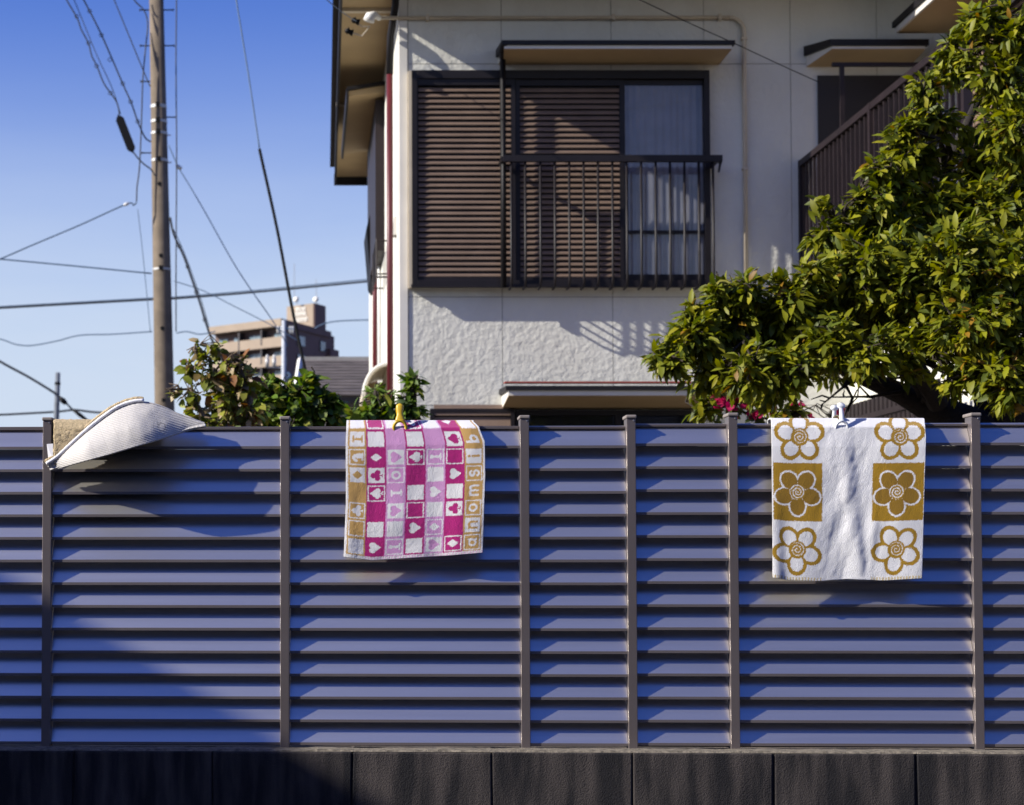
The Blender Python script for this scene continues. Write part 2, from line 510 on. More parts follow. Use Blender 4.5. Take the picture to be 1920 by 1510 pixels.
# glazed half
gx0, gx1 = hx(1166), hx(1328)
sash = MB()
frame(sash, gx0, gx1, hz(530), hz(150), HY - 0.045, HY - 0.015, 0.028, 0.06, 0.05)
sash.box(gx0 + 0.028, gx1 - 0.028, HY - 0.043, HY - 0.017, hz(440), hz(434))
sa = sash.build('sash', M['bronze'], house)
boxpart('pane', M['glass'], sa, (gx0 + 0.026, gx1 - 0.026, HY - 0.033, HY - 0.029, hz(531) + 0.05, hz(150) - 0.04))
boxpart('interior', M['interior'], sa, (gx0, gx1, HY - 0.0035, HY - 0.0015, hz(536), hz(146)))
cu = MB()
n = 150
vs = []; fs = []
for i in range(n + 1):
    s_ = i / n
    x = gx0 + 0.03 + (gx1 - gx0 - 0.06) * s_
    y = HY - 0.0125 + 0.004 * math.sin(s_ * 66 + 1.5 * math.sin(s_ * 9)) + 0.0025 * math.sin(s_ * 29)
    vs += [(x, y, hz(522)), (x, y, hz(160))]
for i in range(n): fs.append((2*i, 2*i+2, 2*i+3, 2*i+1))
cu.add(vs, fs); cu.build('curtain', M['curtain'], sa, smooth=True)
# railing in front of the window
ry = HY - 0.26
rl = MB()
rl.tube([(hx(938), HY - .002, hz(311)), (hx(938), ry, hz(311))], 0.02, 6)
rl.box(hx(938), hx(1343), ry - 0.022, ry + 0.022, hz(317), hz(305))
rl.prism([(hx(1336), hz(317)), (hx(1343), hz(317)), (hx(1341), hz(322)), (hx(1338), hz(336)), (hx(1335), hz(336)), (hx(1337), hz(322))], ry - .01, ry + .01, 'y')
rl.box(hx(1332), hx(1338), ry + 0.022, HY - 0.001, hz(316), hz(308))
railing = rl.build('railing', M['bronze'], house)
b0 = None
k = 0
pxs = [953, 979] + [1007 + 26.6 * i for i in range(12)] + [1326]
for p in pxs:
    x = hx(p)
    if b0 is None:
        zt, zb = hz(316), hz(534)
        b0 = MB().tube([(x, ry, zt), (x, ry, zb + 0.02), (x, ry + 0.012, zb - 0.025), (x, ry + 0.05, zb - 0.05), (x, HY - 0.095, zb - 0.053)], 0.0105, 6).build('baluster', M['bronze'], railing, smooth=True)
        c0 = ORG[b0.name].copy(); xb0 = x
    else:
        share(b0, 'baluster', c0 + Vector((x - xb0, 0, 0)), railing)
# drain pipe from the hood
MB().tube([at(950, 80, HY - .47), at(944, 84, HY - .45), at(941, 93, HY - .40), at(941, 108, HY - .16), (hx(941), HY - 0.15, hz(120)), (hx(941), HY - 0.15, hz(545))], 0.024, 8).build('hood_drain_pipe', M['trim'], house, smooth=True)

# ---- hoods (flat boards over openings, on the front wall)
def hood(name, pxl, pxr, zt, zb, p, trim=M['trim'], body=M['soffit'], face=M['smooth_cream'], slope=0.06, cham=0.0, zbf=None, capt=0.035):
    yb = HY - 0.0015; yf = HY - p
    if zbf is None: zbf = zb
    hexf = [(0,3,2,1),(4,5,6,7),(0,1,5,4),(1,2,6,5),(2,3,7,6),(3,0,4,7)]
    xl, xr = pxl + cham, pxr
    def slab(zf0, zb0, zf1, zb1, g=0.0):
        return MB().add([(xl-g, yf-g, zf0), (xr+g, yf-g, zf0), (xr+g, yb, zb0), (pxl-g, yb, zb0), (xl-g, yf-g, zf1), (xr+g, yf-g, zf1), (xr+g, yb, zb1), (pxl-g, yb, zb1)], hexf)
    o = slab(zbf, zb, zbf + .004, zb + .004).build(name, body, house)
    slab(zbf + .0045, zb + .0045, zt - capt, zt - capt + slope * .5).build('fascia_board', face, o)
    slab(zt - capt + .0005, zt - capt + slope * .5 + .0005, zt, zt + slope, .022).build('metal_cap', trim, o)
    return o
Y1 = HY - 0.465
hood('window_hood', WX(948, Y1), WX(1377, Y1), WZ(77, Y1), hz(122), 0.465)
Y2_ = HY - 0.40
hood('door_hood', hx(1517), WX(1742, Y2_), WZ(75, Y2_), hz(126), 0.40, cham=0.10, zbf=WZ(92.5, Y2_), capt=.05)
# lower hood with red flashing
Y3 = HY - 0.50
lh = hood('window_hood', hx(940), hx(1330), WZ(724, Y3), hz(768), 0.50, slope=0.02, zbf=WZ(742.5, Y3))
boxpart('red_flashing', M['red_flash'], lh, (hx(940) - .03, hx(1330), Y3 - 0.03, Y3 + 0.06, WZ(724, Y3) + 0.022, WZ(718, Y3) + 0.008))
# ---- ground floor window below the hood
gw = MB(); frame(gw, hx(965), hx(1300), hz(1010), hz(770), HY - 0.07, HY - 0.001, 0.045)
gw.box(hx(1150), hx(1160), HY - 0.065, HY - 0.005, hz(1005), hz(775))
gwin = gw.build('ground_floor_window', M['bronze'], house)
boxpart('pane', M['glass'], gwin, (hx(965) + .04, hx(1150), HY - 0.04, HY - 0.036, hz(1005), hz(775)))
boxpart('pane', M['glass'], gwin, (hx(1160), hx(1300) - .04, HY - 0.03, HY - 0.026, hz(1005), hz(775)))
boxpart('interior', M['interior'], gwin, (hx(968), hx(1297), HY - 0.012, HY - 0.008, hz(1008), hz(772)))
s = MB(); frame(s, hx(805), hx(962), hz(1010), hz(768), HY - 0.08, HY - 0.001, 0.03)
s.box(hx(808), hx(960), HY - .02, HY - .004, hz(1008), hz(770))
gsh = s.build('shutter', M['bronze'], house)
for i in range(9):
    za = hz(792) - 0.10 * (i - 1)
    MB().prism([(HY - 0.074, za - 0.05), (HY - 0.074, za - 0.035), (HY - 0.05, za + 0.04), (HY - 0.045, za + 0.04), (HY - 0.06, za - 0.05)], hx(805) + .032, hx(962) - .032, 'x').build('slat', M['shutter'], gsh)
# ---- balcony door
boxpart('balcony_door', M['door'], house, (hx(1537), hx(1748), HY - 0.02, HY - 0.002, hz(552), hz(143)))

# ---- conduit, weather head
cy = HY - 0.03
pts = [(hx(704), cy - .08, hz(38)), (hx(712), cy, hz(36)), (hx(1372), cy, hz(35))]
for i in range(7):
    a = i / 6 * PI / 2
    pts.append((hx(1372) + 0.115 * math.sin(a), cy, hz(35) - 0.115 * (1 - math.cos(a))))
pts.append((hx(1398), cy, hz(600)))
conduit = MB().tube(pts, 0.0165, 8).build('conduit', M['cream_pipe'], house, smooth=True)
MB().tube([(hx(712), cy, hz(36)), (hx(701), cy - .09, hz(36)), (hx(694), cy - .10, hz(40)), (hx(691), cy - .10, hz(48))], [0.024, 0.030, 0.045, 0.050], 10).build('weather_head', M['white_plastic'], conduit, smooth=True)
for p, q in ((800, 36), (1150, 35), (1350, 35)):
    boxpart('pipe_clip', M['cream_pipe'], conduit, (hx(p), hx(p + 5), cy - .02, HY - .001, hz(q + 5.5), hz(q - 5.5)))
for q in (75, 318):
    boxpart('pipe_clip', M['cream_pipe'], conduit, (hx(1393), hx(1403), cy - .021, HY - .001, hz(q + 2), hz(q - 2)))
for (p, q) in ((667, 40), (655, 60)):
    c = at(p, q, HY - 0.25)
    m = MB(); m.tube([c + Vector((-.035, 0, .012)), c + Vector((-.01, 0, .008)), c + Vector((.0, 0, 0)), c + Vector((.03, 0, -.01))], [.012, .03, .018, .03], 8)
    tagc = m.build('cable_clamp', M['black'], conduit, smooth=True)
    MB().tube([c, at(678, 68 if q == 60 else 50, HY - .2), at(693, 50, HY - .14)], 0.006, 5).build('lead_wire', M['cream_pipe'], conduit)

# ---- rain pipes at the left corner
yp = HY + 0.20
def sx(px, Y): return WX(px, Y, 400)
MB().tube([(sx(731, yp), yp, WZ(138, yp)), (sx(731, yp), yp, WZ(860, yp))], 0.027, 10).build('downpipe', M['maroon'], house, smooth=True)
MB().tube([(sx(744, HY - .2), HY - .2, ZS - .05), (sx(742, HY - .1), HY - .1, WZ(18, HY)), (sx(733, yp), yp, WZ(68, yp)), (sx(731, yp), yp, WZ(140, yp))], 0.030, 10).build('downpipe', M['trim'], house, smooth=True)
yq = 19.3
MB().tube([(sx(704, yq), yq, WZ(310, yq)), (sx(703, yq), yq, WZ(820, yq))], 0.030, 10).build('downpipe', M['maroon'], house, smooth=True)
yr = 18.7
MB().tube([(sx(711, yr), yr, WZ(292, yr)), (sx(711, yr), yr, WZ(860, yr))], 0.021, 10).build('vent_pipe', M['white_plastic'], house, smooth=True)
for q in (340, 420, 455):
    z = WZ(q, yr)
    MB().tube([(sx(711, yr), yr, z - .012), (sx(711, yr), yr, z + .012)], 0.025, 10).build('pipe_clip', M['black'], house)
# side wall: hood, shutter box, lattice window guard, bowed screen
shd = MB(); shd.prism([(0.411, WZ(181, 17.65)), (XL - .001, WZ(173, 17.65)), (XL - .001, WZ(160, 17.65)), (0.411, WZ(171, 17.65))], 17.65, 20.15, 'y')
so = shd.build('side_hood', M['soffit'], house)
MB().prism([(0.395, WZ(171, 17.65) + .003), (XL - .001, WZ(160, 17.65) + .003), (XL - .001, WZ(157, 17.65) + .02), (0.395, WZ(168, 17.65) + .02)], 17.62, 20.18, 'y').build('metal_cap', M['trim'], so)
boxpart('outer_lip', M['trim'], so, (0.385, 0.409, 17.62, 20.18, WZ(190, 17.65), WZ(168, 17.65)))
sbx = MB(); frame_y0, frame_y1 = 17.9, 20.0
boxpart('side_shutter_box', M['rail'], house, (XL - 0.09, XL - 0.001, 17.8, 20.1, WZ(470, 17.8), WZ(188, 17.8)))
scr = MB()
yA, yB = 19.0, 20.2
prof = [(709, 338), (689, 417), (697, 513), (703, 524), (709, 520)]
scr.prism([(at(p, q, yA).x, at(p, q, yA).z) for p, q in prof], yA + 0.35, yB, 'y')
scr.build('side_window_screen', M['black'], house)
gd = MB(); gd.box(XL - 0.10, XL - 0.002, 17.3, 17.32, WZ(521, 17.3), WZ(518, 17.3))
lat = gd.build('window_guard', M['rail'], house)
for i in range(9):
    za = WZ(450 + 8 * i, 17.3)
    MB().tube([(XL - 0.10, 17.3, za), (XL - 0.10, 18.2, za)], 0.008, 5).build('guard_bar', M['rail'], lat)
    if i == 0:
        pass
for y_ in (17.3, 18.2):
    MB().tube([(XL - .10, y_, WZ(448, 17.3)), (XL - .10, y_, WZ(520, 17.3))], 0.009, 5).build('guard_post', M['rail'], lat)
    for q in (452, 514):
        MB().tube([(XL - .10, y_, WZ(q, 17.3)), (XL + .002, y_, WZ(q, 17.3))], 0.008, 5).build('guard_bracket', M['rail'], lat)
# slanted ledge and curved porch canopy on the side wall
MB().prism([(XL - .001, WZ(408, 15.5)), (XL - .001, WZ(442, 15.5)), (XL - .045, WZ(442, 15.5)), (XL - .02, WZ(408, 15.5))], 15.45, 15.6, 'y').build('meter_box', M['smooth_cream'], house)
cpt = []
yk = 17.2
for i in range(9):
    a = i / 8 * PI / 2
    cpt.append((at(724, 682, yk).x - (at(724, 682, yk).x - at(681, 740, yk).x) * math.sin(a), WZ(682, yk) - (WZ(682, yk) - WZ(742, yk)) * (1 - math.cos(a))))
inner = [(x + 0.02, z - 0.022) for x, z in cpt]
porch = MB().prism(cpt + inner[::-1], yk, yk + 1.3, 'y').build('porch_canopy', M['cream_pipe'], house, smooth=False)
MB().tube([(cpt[i][0], yk - .005, cpt[i][1] - .008) for i in range(9)], 0.018, 6).build('canopy_edge', M['smooth_cream'], porch, smooth=True)
boxpart('canopy_side', M['soffit'], porch, (cpt[5][0] + .03, XL - .002, yk + .9, yk + .92, WZ(752, yk), WZ(700, yk)))

# ---- wing on the right (faces the street side way), balcony in the corner
XW = hx(1776)
wing = boxpart('wing_wall', M['stucco'], house, (XW + 0.001, XW + 3.6, 10.6, HY + 2, ZG - 0.05, ZS))
boxpart('wing_corner_board', M['smooth_cream'], wing, (hx(1756), XW + 0.0005, HY - 0.010, HY - 0.003, hz(560), hz(60)))
# hood on the wing wall
yy0 = HY - 0.35; wz = WZ(63, yy0)
wh = MB(); wh.box(WX(1684, yy0, 60), XW, yy0 - 2.2, yy0, wz, wz + 0.02)
who = wh.build('wing_hood', M['soffit'], house)
xh = WX(1684, yy0, 60)
boxpart('fascia_board', M['smooth_cream'], who, (xh - 0.02, xh - .0005, yy0 - 2.2, yy0, wz + 0.002, wz + 0.05))
boxpart('metal_cap', M['trim'], who, (xh - 0.04, XW, yy0 - 2.24, yy0 + .03, wz + 0.052, wz + 0.10))
# shutter on the wing wall
wsh = boxpart('wing_shutter', M['bronze'], house, (XW - 0.03, XW, 11.2, 14.3, hz(540), wz - 0.12))
ns = 36; zz0, zz1 = hz(535), wz - 0.16
sl0 = None
for i in range(ns):
    z = zz0 + (zz1 - zz0) * i / ns; p = (zz1 - zz0) / ns
    if sl0 is None:
        sl0 = MB().prism([(XW - 0.058, z), (XW - 0.058, z + .012), (XW - 0.034, z + p * .95), (XW - 0.031, z + p * .95), (XW - 0.045, z)], 11.25, 14.25, 'y').build('slat', M['shutter'], wsh)
        c0 = ORG[sl0.name].copy()
    else:
        share(sl0, 'slat', c0 + Vector((0, 0, p * i)), wsh)
# balcony
XB = hx(1505)
zf = hz(545)
YB0 = 11.2
balc = boxpart('balcony_floor', M['mortar'], house, (XB - 0.02, XW - .001, YB0 - .02, HY - .002, zf - 0.10, zf))
zr = hz(303)
rail = MB(); rail.box(XB - 0.025, XB + 0.025, YB0, HY - .002, zr - 0.05, zr)
rail.box(XB - 0.02, XB + 0.02, YB0, HY - .002, zf + 0.05, zf + 0.08)
rail.box(XB + 0.025, XW, YB0, YB0 + 0.05, zr - 0.05, zr)
rail.box(XB + 0.02, XW, YB0, YB0 + 0.04, zf + 0.05, zf + 0.08)
brl = rail.build('balcony_railing', M['rail'], house)
bar0 = None
nb = 34
for i in range(nb):
    y = HY - 0.06 - (HY - YB0 - 0.1) * i / (nb - 1)
    if bar0 is None:
        bar0 = MB().box(XB - 0.011, XB + 0.011, y - 0.011, y + 0.011, zf + 0.08, zr - 0.05).build('baluster', M['rail'], brl)
        c0 = ORG[bar0.name].copy(); yb0 = y
    else: share(bar0, 'baluster', c0 + Vector((0, y - yb0, 0)), brl)
for i in range(9):
    x = XB + 0.12 + (XW - XB - 0.15) * i / 9
    share(bar0, 'baluster', Vector((x, YB0 + 0.02, c0.z)), brl)
for y in (HY - 0.03, 13.1, YB0 + 0.02):
    boxpart('rail_post', M['rail'], brl, (XB - 0.028, XB + 0.028, y - 0.024, y + 0.024, zf + .001, zr + 0.003))
# laundry pole stand inside the balcony
Yl = HY - 0.55
ls = MB(); ls.box(WX(1560, Yl, 120), XW - .06, Yl - .015, Yl + .015, WZ(125, Yl), WZ(118, Yl))
ls.box(WX(1574, Yl, 120), WX(1582, Yl, 120), Yl - .016, Yl + .014, zf + .001, WZ(124, Yl))
tag(ls.build('laundry_stand', M['rail']), 'dark metal laundry pole stand on the balcony before the dark door', 'laundry stand')
for p, q in ((1598, 108), (1612, 104), (1628, 109)):
    pass
# ground floor room under the balcony: its left wall catches the sun
XA = hx(1592)
boxpart('porch_wall', M['stucco'], house, (XA, XW, 11.9, HY - 0.003, ZG - .05, zf - 0.102))

# little dark picket fence beside that wall
pk = empty('picket_fence', (XA - 0.25, 13.4, ZG), 'small dark picket fence beside the sunlit cream porch wall', 'fence')
zt = WZ(768, 14.6)
boxpart('rail', M['rail'], pk, (XA - .265, XA - .25, 12.2, 14.7, ZG + .3, ZG + .34))
boxpart('rail', M['rail'], pk, (XA - .265, XA - .25, 12.2, 14.7, zt - .15, zt - .11))
q0 = None
for i in range(26):
    y = 12.2 + 0.1 * i
    if q0 is None:
        q0 = MB().box(XA - .25, XA - .235, y - .027, y + .027, ZG, zt).build('picket', M['rail'], pk); c0 = ORG[q0.name].copy()
    else: share(q0, 'picket', c0 + Vector((0, .1 * i, 0)), pk)

# ================================================================== LOUVRE FENCE
fence = empty('louvre_fence', fworld(0, 0, ZW), 'grey brown aluminium louvre fence with square posts on the block wall', 'fence', rz=TH, local=True)
fence.location = fworld(0, 0, 0)
POSTS = [-360, 87, 534, 985, 1185.5, 1377, 1834, 2290]
CAPY = [783, 782.5, 780.7, 778.7, 778, 774, 774, 774]
PW = 0.0255
pu = [fpx(p, 1100, -0.010)[0] for p in POSTS]
lean = [(fpx(90.5, 800, -.01)[0] - fpx(84, 1390, -.01)[0])] # not used: verticals come from the camera
NR = 14
z_bot = fpx(1085, 1399)[1]; z_topl = fpx(1085, 840.4)[1]
PITCHZ = (z_topl - z_bot) / (NR - 1)
H = PITCHZ
prof = [(0.0, 0.0), (0.0, 0.0075), (0.0008, 0.0087), (0.0335, H + 0.001), (0.0360, H + 0.001), (0.0362, H - 0.001),
        (0.0045, 0.0075), (0.0030, 0.0060), (0.0030, 0.0022), (0.0150, 0.0022), (0.0150, 0.0)]
for i in range(len(POSTS)):
    ztop = fpx(POSTS[i], CAPY[i], -0.012)[1]
    hcap = 0.010
    u = pu[i]
    p = MB().box(u - PW/2, u + PW/2, -0.010, 0.046, ZW + 0.0005, ztop - hcap).build('post', M['post'], fence, bevel=0.0015)
    MB().box(u - PW/2 - 0.0025, u + PW/2 + 0.0025, -0.0135, 0.060, ztop - hcap, ztop).build('cap', M['cap'], p, bevel=0.003)
    s = MB(); zc = ztop - hcap - 0.006; uc = u + (0.006 if i < 3 else 0.007)
    s.tube([(uc, -0.0118, zc), (uc, -0.0098, zc)], [0.0022, 0.0030], 8)
    s.build('screw', M['screw'], p)
for i in range(len(POSTS) - 1):
    ua = pu[i] + PW/2 + 0.001; ub = pu[i+1] - PW/2 - 0.001
    dz = 0.0052 if i >= 4 else 0.0
    s0 = None
    for r in range(NR):
        z = z_bot + dz * (0.35 + 0.65 * r / (NR - 1)) + PITCHZ * r
        if s0 is None:
            s0 = MB().prism([(y, z + q) for y, q in prof], ua, ub, 'x').build('slat', [M['slat'], M['slat_shade'], M['lip']], fence)
            for pg in s0.data.polygons:      # sloping front face / folded lip / the rest, darkened for the shade in the gaps
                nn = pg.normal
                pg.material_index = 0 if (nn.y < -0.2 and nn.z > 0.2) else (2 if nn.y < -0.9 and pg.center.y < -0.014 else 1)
            c0 = ORG[s0.name].copy(); z0_ = z
        else:
            share(s0, 'slat', c0 + Vector((0, 0, z - z0_)), fence)
    ztop = fpx((POSTS[i] + POSTS[i+1]) / 2, 800 if i < 2 else (798.5 if i < 4 else 794.3))[1]
    z = z_bot + dz + PITCHZ * (NR - 1)
    MB().box(ua, ub, 0.020, 0.040, z + H + 0.0015 - 0.010, ztop).build('top_rail', M['post'], fence, bevel=0.001)
    MB().box(ua, ub, 0.024, 0.036, ZW + 0.004, z_bot + 0.0).build('bottom_rail', M['trim'], fence)

# ================================================================== TOWELS
def nz(x, y, z=0.0): return mnoise.noise((x, y, z))
def color_attr(me, cols):
    a = me.color_attributes.new('Col', 'FLOAT_COLOR', 'POINT')
    c = np.ones((len(me.vertices), 4)); c[:, :3] = cols
    a.data.foreach_set('color', c.ravel())

# ---- symbols, drawn upright in a unit cell (x right, y up, -0.5..0.5); True inside
def disc(x, y, cx, cy, r): return (x-cx)**2 + (y-cy)**2 < r*r
def seg(x, y, a, b, w):
    ax, ay = a; bx_, by = b
    dx, dy = bx_-ax, by-ay
    t = np.clip(((x-ax)*dx + (y-ay)*dy) / (dx*dx+dy*dy+1e-9), 0, 1)
    return (x-ax-t*dx)**2 + (y-ay-t*dy)**2 < (w/2)**2
def strokes(x, y, pts, w):
    r = np.zeros_like(x, bool)
    for a, b in zip(pts[:-1], pts[1:]): r |= seg(x, y, a, b, w)
    return r
def arc(cx, cy, rx, ry, a0, a1, n=12):
    return [(cx + rx*math.cos(math.radians(a0+(a1-a0)*i/n)), cy + ry*math.sin(math.radians(a0+(a1-a0)*i/n))) for i in range(n+1)]
def heart(x, y, s=1.0):
    x = x/s; y = y/s
    return disc(x, y, -.125, .09, .155) | disc(x, y, .125, .09, .155) | ((np.abs(x) < .255*(y+.30)/.33) & (y < .055) & (y > -.30))
def spade(x, y):
    return heart(x, -(y-.03), .95) | (seg(x, y, (0, -.02), (0, -.27), .06)) | seg(x, y, (-.07, -.28), (.07, -.28), .05)
def club(x, y):
    return disc(x, y, 0, .14, .135) | disc(x, y, -.15, -.06, .135) | disc(x, y, .15, -.06, .135) | seg(x, y, (0, .1), (0, -.27), .06) | seg(x, y, (-.06, -.28), (.06, -.28), .05)
def diamond(x, y): return np.abs(x)/.21 + np.abs(y)/.27 < 1
def pawn(x, y): return disc(x, y, 0, .17, .10) | ((np.abs(x) < .05 + .1*(.1-y)) & (y < .1) & (y > -.25)) | seg(x, y, (-.15, -.25), (.15, -.25), .08)
def knight(x, y):
    return (strokes(x, y, [(-.18, .05), (-.05, .2), (.08, .12), (.12, -.1), (.1, -.25)], .15) | seg(x, y, (-.14, -.26), (.2, -.26), .08) | seg(x, y, (0, 0), (0, -.2), .14))
def rook(x, y): return (seg(x, y, (0, .1), (0, -.2), .13) | seg(x, y, (-.13, .2), (.13, .2), .09) | seg(x, y, (-.14, -.25), (.14, -.25), .08))
def let_b(x, y): return strokes(x, y, [(-.17, .32), (-.17, -.24)], .12) | strokes(x, y, arc(.0, -.08, .16, .16, 0, 360, 20), .12)
def let_i(x, y): return strokes(x, y, [(0, .06), (0, -.25)], .12) | disc(x, y, 0, .24, .075)
def let_s(x, y): return strokes(x, y, arc(0, .10, .13, .11, 20, 270) + arc(0, -.12, .14, .12, 90, -160), .11)
def let_m(x, y): return strokes(x, y, [(-.25, .16), (-.25, -.22)], .11) | strokes(x, y, arc(-.125, .06, .125, .11, 180, 0) + [(0, -.22)], .11) | strokes(x, y, arc(.125, .06, .125, .11, 180, 0) + [(.25, -.22)], .11)
def let_o(x, y): return strokes(x, y, arc(0, 0, .17, .18, 0, 360, 24), .11)
def let_n(x, y): return strokes(x, y, [(-.16, .18), (-.16, -.22)], .11) | strokes(x, y, arc(0, .03, .16, .14, 180, 0) + [(.16, -.22)], .11)
def let_a(x, y): return strokes(x, y, arc(-.02, -.03, .15, .16, 0, 360, 20), .10) | strokes(x, y, [(.15, .15), (.15, -.22)], .10)
SYM = {'h': heart, 's': spade, 'c': club, 'd': diamond, 'p': pawn, 'k': knight, 'r': rook,
       'B': let_b, 'I': let_i, 'S': let_s, 'Mm': let_m, 'O': let_o, 'N': let_n, 'A': let_a}
WHT = np.array((0.80, 0.79, 0.80)); MAG = np.array((0.42, 0.008, 0.175)); PNK = np.array((0.64, 0.32, 0.60)); GLD = np.array((0.56, 0.34, 0.11))
CARD = [  # seven columns, rows 0..7 : (cell style W/S/F, symbol)
 [('W',''),('W','r'),('F','k'),('W','d'),('S',''),('F','c'),('F',''),('W','')],
 [('F',''),('W',''),('S','d'),('W','c'),('F','s'),('S',''),('W',''),('S','h')],
 [('W',''),('S',''),('W','h'),('F','O'),('S','r'),('W','h'),('W',''),('F','p')],
 [('F','s'),('W',''),('F','s'),('S',''),('W',''),('F',''),('S','h'),('W','')],
 [('W',''),('S',''),('F','p'),('W',''),('S','h'),('W',''),('F','d'),('W','h')],
 [('S','d'),('W','s'),('F',''),('S','h'),('W',''),('W','c'),('S',''),('F','d')],
 [('W',''),('S','B'),('W','I'),('F','S'),('S','Mm'),('F','O'),('W','N'),('F','A')]]
CCOL = [GLD, MAG, PNK, MAG, PNK, MAG, GLD]
CX = [653, 687, 724, 760.5, 797.8, 834.5, 871, 905]
def card_color(X, Y):
    """X, Y in picture-sized millimetre units of the cloth (px of the photograph)"""
    n = len(X)
    jx = rng.normal(0, 0.45, n); jy = rng.normal(0, 0.45, n)
    X = X + jx; Y = Y + jy
    C = np.tile(WHT, (n, 1))
    row = np.floor((Y - 774) / 33.25).astype(int)
    fy = (Y - 774) / 33.25 - row
    for ci in range(7):
        inx = (X >= CX[ci]) & (X < CX[ci+1]) & (Y < 1040)
        fx = (X - CX[ci]) / (CX[ci+1] - CX[ci])
        col_ = CCOL[ci]
        for r in range(-8, 8):
            m = inx & (row == r)
            if not m.any(): continue
            st_, sy = CARD[ci][r % 8]
            a, b = fx[m], fy[m]
            d = np.minimum(np.minimum(a, 1 - a), np.minimum(b, 1 - b))
            k = np.ones(m.sum(), bool)             # True: coloured
            if st_ == 'W': k = d < 0.085
            elif st_ == 'F': k = ~((d > 0.055) & (d < 0.115))
            if sy:
                # pattern is woven lying on its side: up points left
                cx = (a - .5); cy = (b - .5)
                s_ = SYM[sy](-cy, -cx) if False else SYM[sy](-(cy) * 0.92, -(cx) * 0.92)
                k = np.where(s_ & (d > 0.10), ~k if st_ == 'W' else False, k)
            C[m] = np.where(k[:, None], col_, WHT)
    hem = Y >= 1040
    C[hem] = WHT * 0.9
    hp = hem & (X > CX[1]) & (np.sin(X * 1.15) > 0.0)
    C[hp] = np.array((0.72, 0.50, 0.66))
    return C
OCH = np.array((0.36, 0.205, 0.008)); OCH2 = np.array((0.20, 0.105, 0.010))
FLW = [(1499, 820, 90, 0), (1684, 820, 90, 0), (1495, 922, 270, 1), (1681, 922, 270, 1), (1494, 1029, 268, 0), (1682, 1029, 262, 0)]
def flower_color(X, Y):
    n = len(X)
    X = X + rng.normal(0, 0.5, n); Y = Y + rng.normal(0, 0.5, n)
    C = np.tile(WHT * np.array((0.98, 0.99, 1.0)), (n, 1))
    sq = (Y > 868) & (Y < 976) & (((X > 1450) & (X < 1541)) | ((X > 1635) & (X < 1731)))
    C[sq] = OCH
    for (cx, cy, rot, inv) in FLW:
        dx = X - cx; dy = cy - Y
        m = (np.abs(dx) < 52) & (np.abs(dy) < 60) & (Y < 1078)
        x = dx[m]; y = dy[m]
        sd = np.full(x.shape, 1e3)
        for k in range(5):
            a = math.radians(rot + 72 * k)
            ca, sa = math.cos(a), math.sin(a)
            u = x * ca + y * sa - 26; v = -x * sa + y * ca
            sd = np.minimum(sd, np.hypot(u / 1.18, v) - 15.8)
        sd = np.minimum(sd, np.hypot(x, y) - 13)
        rr = np.hypot(x, y); th = np.arctan2(y, x)
        w = 1.5 if inv else 3.3
        line = np.abs(sd) < w
        if inv:
            fill = (sd < -w)
            c = C[m]
            c[fill] = OCH2 * 0.55 + OCH * 0.45
            c[line] = WHT
            spi = (rr < 14.5) & (np.mod(rr / 5.2 - th / (2 * PI), 1.0) < 0.36)
            c[rr < 14.5] = OCH
            c[spi] = WHT
        else:
            c = C[m]
            c[line] = OCH
            disc_ = rr < 16.5
            c[disc_] = OCH
            spi = (rr < 13.5) & (np.mod(rr / 5.6 - th / (2 * PI), 1.0) < 0.26)
            c[spi] = WHT
        C[m] = c
    hem = Y > 1080
    C[hem & ((X < 1541) | (X > 1635)) & (np.sin(X * 1.1) > -0.1)] = np.array((0.62, 0.50, 0.28))
    return C
